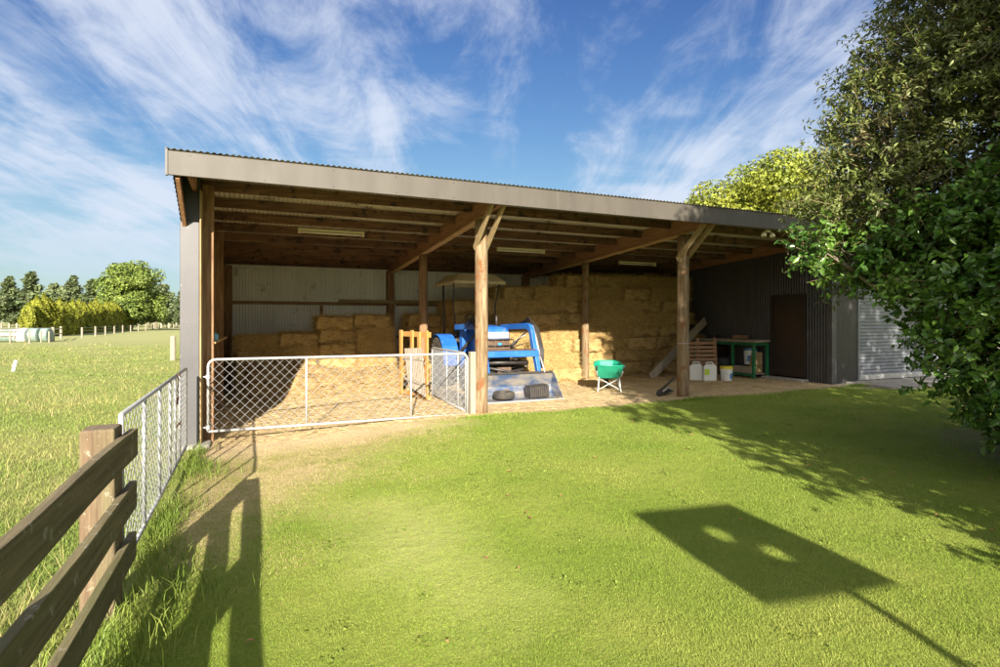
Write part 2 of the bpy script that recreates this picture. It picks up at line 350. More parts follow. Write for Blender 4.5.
farc = RG(Y_, 22, 60)
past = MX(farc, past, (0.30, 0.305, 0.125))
grass = MX(RG(X_, -0.2, 0.2), past, lawn)
dryg = MX(RG(NZ(5, 8, 0.7), 0.40, 0.60), (0.42, 0.33, 0.165), (0.30, 0.27, 0.095))
dirt = MX(RG(NZ(1.4, 8, 0.65), 0.35, 0.66), (0.46, 0.34, 0.19), (0.56, 0.44, 0.26))
dirt = MX(RG(NZ(28, 6, 0.7), 0.55, 0.70), dirt, (0.60, 0.49, 0.30))
dirt = MX(RG(NZ(45, 5, 0.7), 0.60, 0.70), dirt, (0.24, 0.17, 0.09))
# worn dry patch before the gate: distance from a slanted ellipse
ex = M('MULTIPLY', M('SUBTRACT', X_, 0.1), 1 / 3.9); ey = M('MULTIPLY', M('ADD', Y_, 0.2), -1 / 4.8)
dd = M('ADD', ex, ey)
patch = M('MULTIPLY', RG(M('ADD', dd, M('MULTIPLY', W2, 0.40)), 1.10, 0.80), RG(X_, 0.0, 0.35))
inx = M('MULTIPLY', RG(X_, -0.02, 0.05), RG(X_, 14.4, 14.2))
dm = M('MULTIPLY', RG(M('ADD', Y_, M('MULTIPLY', W2, 0.55)), -0.50, -0.25), inx)
# bare strip right in front of the gate
ds = M('MULTIPLY', RG(M('ADD', Y_, W2), -1.35, -0.80), RG(M('ADD', X_, wob), 4.3, 3.2)); ds = M('MULTIPLY', ds, inx)
dm = M('MAXIMUM', dm, ds)
rightd = M('MULTIPLY', RG(X_, 13.2, 13.8), RG(M('ADD', Y_, W2), -0.9, -0.6))
# worn earth under the big tree
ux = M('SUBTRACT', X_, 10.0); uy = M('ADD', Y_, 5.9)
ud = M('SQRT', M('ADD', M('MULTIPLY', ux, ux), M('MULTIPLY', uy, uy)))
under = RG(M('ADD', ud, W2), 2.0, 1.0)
sx_ = M('MULTIPLY', M('ADD', M('SUBTRACT', X_, 2.0), M('MULTIPLY', M('ADD', Y_, 4.9), 0.12)), 1 / 0.62); sy_ = M('MULTIPLY', M('ADD', Y_, 4.9), 1 / 1.5)
sdist = M('SQRT', M('ADD', M('MULTIPLY', sx_, sx_), M('MULTIPLY', sy_, sy_)))
pale = M('MULTIPLY', RG(M('ADD', sdist, W2), 1.15, 0.2), 0.8)
grass = MX(pale, grass, (0.37, 0.38, 0.12))
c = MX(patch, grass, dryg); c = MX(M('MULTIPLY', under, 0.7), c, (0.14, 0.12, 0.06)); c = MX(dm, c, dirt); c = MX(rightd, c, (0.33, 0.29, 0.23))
L.new(c, B.inputs['Base Color'])
bn = N.new('ShaderNodeBump'); bn.inputs['Strength'].default_value = 0.8; bn.inputs['Distance'].default_value = 0.03
L.new(M('ADD', NZ(55, 5, 0.7), M('MULTIPLY', NZ(9, 4), 1.2)), bn.inputs['Height']); L.new(bn.outputs[0], B.inputs['Normal'])
struct(npmesh('ground', V, Fq, gm, smooth=True))

def in_patch(x, y): return (x - 0.1) / 3.9 - (y + 0.2) / 4.8 + 0.12 * np.sin(x * 2.9 + 1) * np.sin(y * 2.3) + np.where(x < 0.15, 1, 0)
def blades(name, X, Y, H, W, m, label, lean=0.35, seg=1):
    n = len(X); Z = gh(X, Y) - 0.004
    a = rng.uniform(0, 2 * np.pi, n); dx, dy = np.cos(a) * W / 2, np.sin(a) * W / 2
    b = rng.uniform(0, 2 * np.pi, n); l = rng.uniform(0.05, 1, n) * lean * H
    tx, ty = X + np.cos(b) * l, Y + np.sin(b) * l
    if seg == 1:
        V = np.stack([np.stack([X - dx, Y - dy, Z], 1), np.stack([X + dx, Y + dy, Z], 1), np.stack([tx, ty, Z + H], 1)], 1).reshape(-1, 3)
        Fc = np.arange(3 * n).reshape(n, 3)
    else:
        mx, my = X + np.cos(b) * l * 0.3, Y + np.sin(b) * l * 0.3
        V = np.stack([np.stack([X - dx, Y - dy, Z], 1), np.stack([X + dx, Y + dy, Z], 1), np.stack([mx - dx * .8, my - dy * .8, Z + H * .62], 1),
                      np.stack([mx + dx * .8, my + dy * .8, Z + H * .62], 1), np.stack([tx, ty, Z + H], 1)], 1).reshape(-1, 3)
        k = np.arange(n)[:, None] * 5
        Fc = np.concatenate([k + np.array([[0, 1, 3]]), k + np.array([[0, 3, 2]]), k + np.array([[2, 3, 4]])])
    o = npmesh(name, V, Fc, m); struct(o, 'stuff', label); return o
def cam_scatter(n, z0, z1, fov=1.02, power=1.0):
    """points thinning out with distance from the stand, in the camera's field"""
    u = rng.uniform(0, 1, n); z = z0 * (z1 / z0) ** (u ** power); t = rng.uniform(-fov, fov, n)
    x = t * z
    return CAM.x + CT * x + ST * z, CAM.y - ST * x + CT * z, z
# lawn
X, Y, zc = cam_scatter(520000, 2.0, 12.5)
e = in_patch(X, Y) + rng.normal(0, 0.12, len(X))
k = (X > 0.12) & (Y < -0.42 + rng.normal(0, 0.08, len(X))) & ((e > 0.98) | (rng.uniform(0, 1, len(X)) < 0.03 + 0.10 * np.clip(-Y - 2.2, 0, 1))) & (X < 17) & ((np.hypot(X - 10.0, Y + 5.9) > 1.5) | (rng.uniform(0, 1, len(X)) < 0.25))
pd = np.sqrt(((X - 2.0 + 0.12 * (Y + 4.9)) / 0.62) ** 2 + ((Y + 4.9) / 1.5) ** 2) + 0.25 * np.sin(X * 5) * np.sin(Y * 4)
k &= rng.uniform(0, 1, len(X)) > 0.6 * np.clip(1.1 - pd, 0, 1)
X, Y, zc = X[k], Y[k], zc[k]
tuft = 0.75 + 0.45 * np.sin(X * 5.1 + np.sin(Y * 4.3) * 2) * np.sin(Y * 6.2 + X)
blades('lawn_grass', X, Y, rng.uniform(0.008, 0.016, len(X)) * (0.75 + 0.5 * tuft) * (1 + zc * 0.05), (0.0022 + 0.0010 * zc), m_blade, 'short mown green grass of the lawn', 0.9)
# pasture to the left
X, Y, zc = cam_scatter(420000, 2.2, 42)
k = (X < -0.02) & (rng.uniform(0, 1, len(X)) < 0.95)
X, Y, zc = X[k], Y[k], zc[k]
blades('pasture_grass', X, Y, rng.uniform(0.02, 0.06, len(X)), 0.003 + 0.0012 * zc, m_bladed, 'uneven green pasture grass beyond the fence', 0.9)
X, Y, zc = cam_scatter(26000, 2.6, 45, 1.0)
k = (X < -0.3); X, Y, zc = X[k], Y[k], zc[k]
cl = (np.sin(X * 0.8 + 1) * np.sin(Y * 0.7) + rng.normal(0, 0.5, len(X))) > 0.25
X, Y, zc = X[cl], Y[cl], zc[cl]
blades('dry_stalks', X, Y, rng.uniform(0.06, 0.26, len(X)), 0.002 + 0.0009 * zc, m_dryb, 'pale dry seed stalks in the paddock', 0.8)
# dry grass in the worn patch
n = 60000; X = rng.uniform(0.0, 4.2, n); Y = rng.uniform(-5.2, -0.3, n); e = in_patch(X, Y) + 0.15 * np.sin(X * 4) * np.sin(Y * 5) + rng.normal(0, 0.1, n)
k = (e < 1.08) & (rng.uniform(0, 1, n) < np.clip((-Y - 0.2) / 1.2, 0.05, 1)); X, Y = X[k], Y[k]
blades('dry_grass', X, Y, rng.uniform(0.010, 0.030, len(X)), 0.006, m_dryb, 'dry yellow grass on the worn ground before the gate', 1.2)
# long grass under the fence and at feet of posts
n = 5200; Y = rng.uniform(-8.6, -0.3, n); X = rng.normal(0.10, 0.15, n) * (1 + 0.6 * np.sin(Y * 2.2)) + 0.08
k = (np.sin(Y * 3.1) + np.sin(Y * 1.3 + 1) + rng.normal(0, 0.7, n)) > -0.7; X, Y = X[k], Y[k]
blades('long_grass', X, Y, rng.uniform(0.05, 0.18, len(X)), 0.006, m_long, 'long green grass growing under the fence', 1.0, seg=2)
n = 2600; t_ = rng.integers(0, 3, n); cx_ = np.array([4.5, 8.98, 13.9])[t_]; X = cx_ + rng.normal(0, 0.28, n); Y = -0.42 - np.abs(rng.normal(0, 0.10, n))
blades('tuft_grass', X, Y, rng.uniform(0.03, 0.09, n), 0.011, m_blade, 'green tufts at the edge of the shed floor', 1.0)

# ------------------------------------------------------------------ shed
BAY = 4.5; D1 = 3.79; D2 = 7.6; XR = 13.5; YF = -0.9
S = 0.052
def roofz(y): return 3.76 - S * y         # underside of the sheets
def purlb(y): return 3.595 - S * y
shed = empty('hay_shed', (0, 0, 0)); tag(shed, 'long open fronted timber and steel hay shed with cream fascia', 'shed')
def corr(U0, U1, along, zfun=None, n_out=(0, -1, 0), amp=0.009, per=0.076, spw=6):
    """corrugated sheet: waves run from U0 to U1 ; along = (A,B) two callables giving both edges at parameter"""
    U0 = np.array(U0, float); U1 = np.array(U1, float); Ln = np.linalg.norm(U1 - U0)
    n = int(Ln / per * spw); t = np.linspace(0, 1, n + 1); w = amp * np.sin(2 * np.pi * t * Ln / per)
    P = U0[None] + (U1 - U0)[None] * t[:, None] + np.array(n_out, float)[None] * w[:, None]
    A = P.copy(); Bq = P.copy()
    for i in range(n + 1):
        a, b = along(P[i]); A[i] = a + np.array(n_out) * w[i] * 0 ; Bq[i] = b
    V = np.concatenate([A, Bq]); k = np.arange(n)
    return V, np.stack([k, k + 1, k + n + 2, k + n + 1], 1)
RX0, RX1 = -0.17, 19.0
# roof sheets
def ral(P): return (np.array([P[0], YF - 0.045, 0]) + np.array([0, 0, P[2] + S * (0.9 + .045)]), np.array([P[0], D2 + 0.15, P[2] - S * (D2 + .15)]))
V, Fq = corr((RX0 - 0.02, 0, roofz(0) + 0.012), (RX1, 0, roofz(0) + 0.012), ral, n_out=(0, 0, 1), amp=0.010)
npmesh('roof', V, Fq, m_roof, shed, smooth=True)
for i_, (a_, b_) in enumerate(((RX0, 5.6), (5.52, 11.3), (11.22, RX1))):      # three lengths with lapped ends and screws
    o_ = 0.0015 * (i_ % 2)
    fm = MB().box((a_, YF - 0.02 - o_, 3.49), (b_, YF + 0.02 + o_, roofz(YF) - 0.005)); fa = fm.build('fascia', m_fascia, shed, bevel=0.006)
    for k_ in range(int((b_ - a_) / 0.9)): 
        for zz_ in (3.53, 3.76):
            if k_ == 0 and zz_ == 3.53: sc_ = MB().lathe([(0.010, 0), (0.008, -0.004)], (0, 0, 0), 'y', 8).build('screw', m_black, fa)
            else: sc_ = sc_.copy(); COL.objects.link(sc_)
            sc_.location = (a_ + 0.25 + k_ * 0.9, YF - 0.0215 - o_, zz_)
MB().box((RX0 - 0.03, YF - 0.03, 3.485), (RX0 - 0.002, YF + 0.03, roofz(YF) + 0.03)).build('barge_cap', m_black, shed)
# barge board along the left verge
MB().beam((-0.13, YF + 0.022, roofz(YF) - 0.10), (-0.13, D2 + 0.1, roofz(D2) - 0.10), 0.04, 0.17).build('barge_board', w_raft, shed)
# purlins, bay by bay
for b in range(3):
    for i in range(9):
        y = 0.62 + i * 0.98 - 1.30 + 0.02
        y = -0.66 + i * 0.985
        if y > D2 - 0.15: continue
        x0 = b * BAY + 0.06; x1 = (b + 1) * BAY - 0.06
        MB().box((x0, y - 0.024, purlb(y)), (x1, y + 0.024, roofz(y) - 0.001)).build('purlin', w_purl, shed, bevel=0.003)
MB().box((0.05, D2 - 0.13, purlb(D2) - 0.04), (XR - 0.03, D2 - 0.07, roofz(D2) - 0.002)).build('wall_plate', w_purl, shed)
# rafters with pale bottom flange, and posts
for b, xr in enumerate((BAY, 2 * BAY)):
    m = MB()
    m.beam((xr, YF + 0.03, roofz(YF) - 0.165), (xr, D2, roofz(D2) - 0.165), 0.075, 0.32)
    m.build('rafter', w_raft, shed, bevel=0.004)
    MB().beam((xr, -0.1, roofz(-.1) - 0.343), (xr, D2, roofz(D2) - 0.343), 0.13, 0.035).build('rafter_flange', w_girty, shed, bevel=0.004)
for xr in (0.03, XR - 0.05):
    MB().beam((xr + 0.02, YF + 0.03, roofz(YF) - 0.14), (xr + 0.02, D2, roofz(D2) - 0.14), 0.05, 0.27).build('rafter', w_raft, shed, bevel=0.004)
def post(x, y, r, m, zt, round_=True, name='post'):
    z0 = g(x, y) - 0.1
    mb = MB()
    if round_:
        pts = [(x + 0.004 * math.sin(z * 2 + x), y + 0.004 * math.cos(z * 3), z) for z in np.linspace(z0, zt, 14)]
        mb.tube(pts, r * 1.04, 16, r * 0.97); return mb.build(name, m, shed, smooth=True)
    mb.box((x - r, y - r, z0), (x + r, y + r, zt)); return mb.build(name, m, shed, bevel=0.008)
p = post(BAY, 0, 0.115, w_post, roofz(0) - 0.37); p['label'] = 'sunlit square front post with twin knee braces'
post(2 * BAY, 0, 0.118, w_post, roofz(0) - 0.37)
post(0.20, 0.34, 0.075, w_postd, roofz(0) - 0.1, False)
for x in (BAY, 2 * BAY): post(x, D1, 0.10, w_post if x > 5 else w_postd, roofz(D1) - 0.37)
post(0.12, D1, 0.10, w_postd, roofz(D1) - 0.1, False)
for x in (0.14, BAY, 2 * BAY, XR - .14): post(x, D2 - 0.14, 0.10, w_postd, roofz(D2) - 0.25, False)
# knee braces under the front overhang
for x in (BAY, 2 * BAY):
    for s in (-1, 1):
        MB().beam((x + s * 0.105, 0.05, 2.90), (x + s * 0.105, YF + 0.08, 3.60), 0.05, 0.11).build('knee_brace', w_brace, shed, bevel=0.005)
# wire ring round right post
MB().lathe([(0.125, 0), (0.127, 0.006), (0.125, 0.012)], (2 * BAY, 0, 1.15), n=20, cap=False).build('wire_ring', m_galv, shed)
# back wall with girts and studs
def bal(P): return (np.array([P[0], P[1], -0.3]), np.array([P[0], P[1], roofz(D2) - 0.01]))
V, Fq = corr((0.0, D2, 0), (XR, D2, 0), bal, n_out=(0, 1, 0))
npmesh('back_wall', V, Fq, m_back, shed, smooth=True)
for b in range(3):
    for z in (2.13, 1.15):
        MB().box((b * BAY + 0.2, D2 - 0.07, z - 0.045), ((b + 1) * BAY - 0.1, D2 - 0.02, z + 0.045)).build('girt', w_girt, shed, bevel=0.003)
    MB().box((b * BAY + 2.5, D2 - 0.06, 0), (b * BAY + 2.59, D2 - 0.018, 2.08)).build('stud', w_girt, shed, bevel=0.003)
MB().beam((3.0, D2 - 0.22, 2.20), (8.2, D2 - 0.22, 2.20), 0.09, 0.10).build('spare_beam', w_brace, shed, bevel=0.004)
# left wall: sheets outside, girts inside, flashing on the corner, wing under the overhang
def lal(P): return (np.array([P[0], P[1], -0.25]), np.array([P[0], P[1], roofz(P[1]) - 0.005]))
V, Fq = corr((-0.02, 0.06, 0), (-0.02, D2, 0), lal, n_out=(1, 0, 0))
npmesh('side_wall', V, Fq, m_roof, shed, smooth=True)
def wal(P):
    y = P[1]; zb = 2.92 + (3.49 - 2.92) * (-y / 0.9) ** 0.8 if y < 0 else 2.92
    return (np.array([P[0], y, zb]), np.array([P[0], y, roofz(y) - 0.005]))
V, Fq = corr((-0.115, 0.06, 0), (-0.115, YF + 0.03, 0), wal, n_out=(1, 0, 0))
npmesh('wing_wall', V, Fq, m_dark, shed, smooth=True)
MB().prism([(0.05, 2.90), (-0.86, 3.47), (-0.86, 3.78), (0.05, 3.73)], -0.100, -0.092).box((-0.10, 0.05, 2.88), (0.112, 0.065, 3.72)).build('wing_lining', m_corner, shed)
MB().beam((-0.07, 0.0, 2.95), (-0.07, YF + 0.06, 3.50), 0.05, 0.10).build('knee_brace', w_raft, shed, bevel=0.004)
MB().box((-0.13, -0.10, g(0, 0) - 0.05), (0.115, -0.075, 3.03)).box((-0.13, -0.075, g(0, 0) - 0.05), (-0.105, 0.30, 3.03)).build('corner_flashing', m_corner, shed, bevel=0.006)
MB().box((0.118, -0.09, g(0, 0) - 0.05), (0.138, 0.20, 3.5)).build('corner_board', w_brace, shed, bevel=0.003)
for z in (2.25, 1.25, 0.35):
    MB().box((0.0, 0.1, z - 0.05), (0.045, D2, z + 0.05)).build('side_girt', w_girty, shed, bevel=0.003)
MB().box((0.05, 0.30, 1.27), (0.30, 3.6, 1.30)).build('shelf', w_girty, shed, bevel=0.003)
for z, y in ((1.7, 1.2), (1.7, 2.4)): MB().box((0.0, y, -0.1), (0.09, y + 0.05, 3.4)).build('side_stud', w_girty, shed, bevel=0.003)
MB().box((-0.22, -0.24, g(0, 0) - 0.08), (0.26, 0.18, g(0, 0) + 0.045)).build('footing', m_conc, shed, bevel=0.03)
# right partition, front of the closed bay
DY0, DY1, DZ = 0.66, 1.70, 2.32
def rtop(P): return (np.array([P[0], P[1], -0.1]), np.array([P[0], P[1], roofz(P[1]) - 0.28]))
def rdoor(P): return (np.array([P[0], P[1], DZ]), np.array([P[0], P[1], roofz(P[1]) - 0.28]))
VV = []; FF = []; base = 0
for a, b_, fn in ((D2, DY1, rtop), (DY1, DY0, rdoor), (DY0, -0.02, rtop)):
    V, Fq = corr((XR, a, 0), (XR, b_, 0), fn, n_out=(-1, 0, 0), amp=0.010)
    VV.append(V); FF.append(Fq + base); base += len(V)
npmesh('partition_wall', np.concatenate(VV), np.concatenate(FF), m_dark, shed, smooth=True)
door = MB().box((XR + 0.01, DY0 + 0.05, 0.20), (XR + 0.05, DY1 - 0.05, DZ - 0.05)).build('door', m_door, shed, bevel=0.004)
MB().lathe([(0.03, 0), (0.03, 0.012), (0.012, 0.016), (0.012, 0.04), (0.028, 0.045), (0.028, 0.06)], (XR + 0.008, DY1 - 0.13, 1.12), 'x', 12).build('handle', m_black, door, loc=(-0.06, 0, 0))
MB().box((XR - 0.03, DY0, 0.1), (XR + 0.03, DY0 + 0.05, DZ)).box((XR - 0.03, DY1 - 0.05, 0.1), (XR + 0.03, DY1, DZ)).box((XR - 0.028, DY0 + .052, DZ - 0.05), (XR + 0.028, DY1 - .052, DZ)).build('door_frame', m_door, shed)
MB().box((XR - 0.28, DY0 - 0.1, g(XR, 1) - 0.05), (XR - 0.02, DY1 + 0.1, g(XR, 1) + 0.07)).build('doorstep', m_conc, shed, bevel=0.02)
MB().box((XR - 0.03, -0.045, 0), (XR + 0.13, -0.02, 3.5)).box((XR - 0.03, -0.018, 0), (XR - 0.012, 0.10, 3.5)).build('corner_flashing', m_corner, shed, bevel=0.004)
GX0, GX1, GX2 = XR + 0.135, 14.42, 18.4
def gal(P): return (np.array([P[0], P[1], 0.02]), np.array([P[0], P[1], 3.74]))
V, Fq = corr((GX0, -0.005, 0), (GX1, -0.005, 0), gal, n_out=(0, -1, 0), amp=0.010)
npmesh('front_wall', V, Fq, m_dark, shed, smooth=True)
for gx_ in (GX1, GX2): MB().box((gx_, -0.04, 0.1), (gx_ + 0.07, 0.03, 3.1)).build('door_jamb', m_roller, shed, bevel=0.004)
n = 200; zs = np.linspace(0.28, 3.0, n + 1); w = 0.012 * np.sin(2 * np.pi * (zs - 0.28) / 0.085)
V = np.concatenate([np.stack([np.full(n + 1, GX1 + 0.07), 0.03 + w, zs], 1), np.stack([np.full(n + 1, GX2), 0.03 + w, zs], 1)]); k = np.arange(n)
rd = npmesh('roller_door', V, np.stack([k, k + n + 1, k + n + 2, k + 1], 1), m_roller, shed, smooth=True)
MB().box((GX1 + 0.08, -0.01, 0.16), (GX2 - 0.01, 0.05, 0.28)).build('bottom_rail', m_white, rd, bevel=0.004)
V, Fq = corr((GX1 + 0.0, 0.012, 0), (RX1, 0.012, 0), lambda P: (np.array([P[0], P[1], 3.02]), np.array([P[0], P[1], 3.74])), n_out=(0, -1, 0), amp=0.010)
npmesh('door_header', V, Fq, m_dark, shed, smooth=True)
V, Fq = corr((GX2 + 0.07, 0.0, 0), (RX1, 0.0, 0), gal, n_out=(0, -1, 0), amp=0.010); npmesh('front_wall', V, Fq, m_dark, shed, smooth=True)
V, Fq = corr((RX1 - 0.01, 0.0, 0), (RX1 - 0.01, D2, 0), lal, n_out=(1, 0, 0)); npmesh('end_wall', V, Fq, m_dark, shed, smooth=True)
V, Fq = corr((XR + 0.1, D2, 0), (RX1, D2, 0), bal, n_out=(0, 1, 0)); npmesh('back_wall', V, Fq, m_dark, shed, smooth=True)
MB().box((GX0 + 0.3, -1.3, 0.02), (RX1, -0.05, 0.155)).build('apron_slab', m_conc, shed, bevel=0.02)
# small floodlight under the eave
fl = empty('flood_light', (10.5, YF + 0.10, 3.44)); tag(fl, 'small twin headed cream security light under the eave near the tree', 'security light')
MB().box((-0.05, -0.03, 0.0), (0.05, 0.03, 0.05)).build('bracket', m_cream, fl, bevel=0.005)
for s in (-0.11, 0.13): MB().lathe([(0.02, 0.0), (0.05, -0.04), (0.055, -0.09), (0.04, -0.095)], (s, 0, 0.0), n=14).tube([(0, 0, 0.02), (s, 0, 0.0)], 0.012, 6).build('lamp_head', m_cream, fl, smooth=True)

# ------------------------------------------------------------------ fluorescent battens
def batten(x, y, label):
    z = purlb(y) - 0.01
    b = empty('fluorescent_light', (x, y, z)); tag(b, label, 'strip light', 'unlit strip lights under the shed roof')
    MB().box((-0.62, -0.03, -0.045), (0.62, 0.03, 0.0)).box((-0.64, -0.05, -0.10), (-0.60, 0.05, 0.001)).box((0.60, -0.05, -0.10), (0.64, 0.05, 0.001)).build('housing', m_cream, b, bevel=0.004)
    MB().tube([(-0.60, 0, -0.075), (0.60, 0, -0.075)], 0.017, 10).build('tube', m_tube, b, smooth=True)
    return b
batten(2.25, 2.52, 'unlit strip light in the left bay above the low hay stack')
batten(6.85, 3.30, 'unlit strip light in the middle bay to the right of the sunlit post')
batten(11.1, 4.3, 'unlit strip light in the right bay above the tall hay stack')

# ------------------------------------------------------------------ gates
def chain_mesh(mb, P0, U, W, H, cell=0.135, r=0.0024, clip=None, sag=0.0):
    """diamond wire over a W x H rectangle; U = unit vector across, P0 lower corner"""
    P0 = Vector(P0); U = Vector(U); nrm = Vector((0, 0, 1)).cross(U)
    k = -int(H / cell) - 1
    while k * cell < W:
        for s in (1, -1):
            a = k * cell if s == 1 else k * cell
            pts = []
            # line u = a + s*v (mirrored for s=-1)
            for v in (0.0, H):
                u = a + v
                pts.append([u, v])
            (u0, v0), (u1, v1) = pts
            if u0 < 0: v0 = -u0; u0 = 0
            if u1 > W: v1 -= (u1 - W); u1 = W
            if v1 - v0 > 0.02:
                if s == -1: u0, u1 = W - u0, W - u1
                off = nrm * (0.004 * s)
                A = P0 + U * u0 + Vector((0, 0, v0)) + off; Bp = P0 + U * u1 + Vector((0, 0, v1)) + off
                mb.tube([A, Bp], r, 4, cap=False)
        k += 1
    return mb
def farm_gate(name, L_, H_, stays, m, m_wire, label, loc, rz, round_l=True, round_r=True, cell=0.138, pr=0.0185, wr=0.0023):
    gt = empty(name, loc, rz); tag(gt, label, 'gate')
    rc = 0.10
    pts = [(0, 0, 0)]
    if round_l: pts += [(0, 0, H_ - rc)] + [(rc - rc * math.cos(a), 0, H_ - rc + rc * math.sin(a)) for a in (R(22), R(45), R(68))] + [(rc, 0, H_)]
    else: pts += [(0, 0, H_ - .001), (0.001, 0, H_)]
    if round_r: pts += [(L_ - rc, 0, H_)] + [(L_ - rc + rc * math.sin(a), 0, H_ - rc + rc * math.cos(a)) for a in (R(22), R(45), R(68))] + [(L_, 0, H_ - rc)]
    else: pts += [(L_ - 0.001, 0, H_)]
    pts += [(L_, 0, 0)]
    fr = MB().tube(pts, pr, 10); fr.tube([(0, 0, 0.0), (L_, 0, 0.0)], pr, 10)
    fr.build('frame', m, gt, smooth=True)
    for s in stays: MB().tube([(s, 0, 0), (s, 0, H_)], pr * 0.85, 8).build('stay', m, gt, smooth=True)
    chain_mesh(MB(), (0, 0.0, 0.0), (1, 0, 0), L_, H_ - 0.01, cell, wr).build('wire_mesh', m_wire, gt)
    return gt
gt = farm_gate('farm_gate', 4.02, 1.05, (1.36, 3.02), m_white, m_galv, 'long white pipe and wire mesh gate across the left bay', (0.22, 0.0, 0.0), 0)
MB().tube([(-0.16, 0, 0.80), (0.0, 0, 0.80)], 0.012, 8).lathe([(0.032, -0.03), (0.032, 0.03)], (0, 0, 0.80), n=12).build('hinge', m_galv, gt)
MB().tube([(-0.16, 0, 0.06), (0.0, 0, 0.06)], 0.012, 8).lathe([(0.032, -0.03), (0.032, 0.03)], (0, 0, 0.06), n=12).build('hinge', m_galv, gt)
g2 = farm_gate('mesh_gate', 2.35, 1.02, (0.45, 1.2), m_white, m_galv, 'short white mesh gate swung open into the shed behind the latch post', (4.25, 0.12, 0.03), R(88), cell=0.085, wr=0.0040)
lp = MB().box((4.275, -0.07, -0.1), (4.375, 0.05, 1.08)).build('latch_post', m_pale, bevel=0.008); tag(lp, 'short pale wooden post against the sunlit shed post, behind the gate end', 'post')
# gate in the paddock fence
gl = farm_gate('paddock_gate', 4.15, 1.06, (0.9, 1.75, 2.5, 2.95, 3.4), m_galv, m_galv, 'galvanised mesh gate between the wooden fence and the shed corner', (0.03, -4.62, -0.10), R(90.6), round_l=False, round_r=False, cell=0.125, wr=0.0026)
for xx in (2.5, 2.95, 3.4):
    pass
MB().box((3.02, -0.02, 0.72), (3.10, 0.02, 0.80)).build('latch', m_rust, gl)
MB().tube([(3.0, 0, 0.45), (3.5, 0.0, 0.45), (3.5, 0, 0.38)], 0.012, 6).build('drop_bolt', m_rust, gl)
ch = MB()
for i in range(9):
    a = R(40 * i); c0 = Vector((3.06 + 0.03 * math.sin(i), -0.02, 1.06 - 0.035 * i))
    ring = [c0 + Vector((math.cos(t) * 0.014, 0.006 * ((i % 2) * 2 - 1) * math.sin(t), math.sin(t) * 0.024)) for t in np.linspace(0, 2 * math.pi, 9)]
    ch.tube(ring, 0.005, 5, cap=False)
ch.build('chain', m_rust, gl)

# ------------------------------------------------------------------ wooden fence
fe = empty('wooden_fence', (0, -5.0, -0.2)); tag(fe, 'weathered three rail wooden fence beside the lawn', 'fence')
def loc_(b): 
    return b
for (z1, z0, ya) in ((0.885, 0.70, -4.74), (0.53, 0.35, -4.74), (0.19, 0.02, -4.74)):
    n = 30; ys = np.linspace(ya, -11.4, n); V = []
    for i, y in enumerate(ys):
        dz = 0.006 * math.sin(y * 2.3 + z1 * 9) ; dx = 0.004 * math.sin(y * 3.1 + z0 * 5)
        for (x, z) in ((0.10, z0), (0.145, z0), (0.145, z1), (0.10, z1)): V.append((x + dx, y + 5.0, z + dz + 0.2))
    Fc = [(i * 4 + k, i * 4 + (k + 1) % 4, i * 4 + 4 + (k + 1) % 4, i * 4 + 4 + k) for i in range(n - 1) for k in range(4)] + [(3, 2, 1, 0), tuple((n - 1) * 4 + k for k in range(4))]
    MB().raw(V, Fc).build('rail', w_fence, fe, bevel=0.005)
for y in (-5.03, -7.3, -9.6): 
    V = MB().box((-0.085, y + 5.0 - 0.11, -0.1), (0.095, y + 5.0 + 0.11, 1.15)); V.build('post', w_fpost, fe, bevel=0.014)
for y_ in (-0.05, -2.3, -4.6):
    for z in (0.83, 0.76, 0.48, 0.41, 0.15, 0.08): MB().lathe([(0.010, 0), (0.009, 0.004)], (0.1455, y_ + 0.02 * math.sin(z * 40), z + 0.2), 'x', 8).build('nail', m_black, fe)

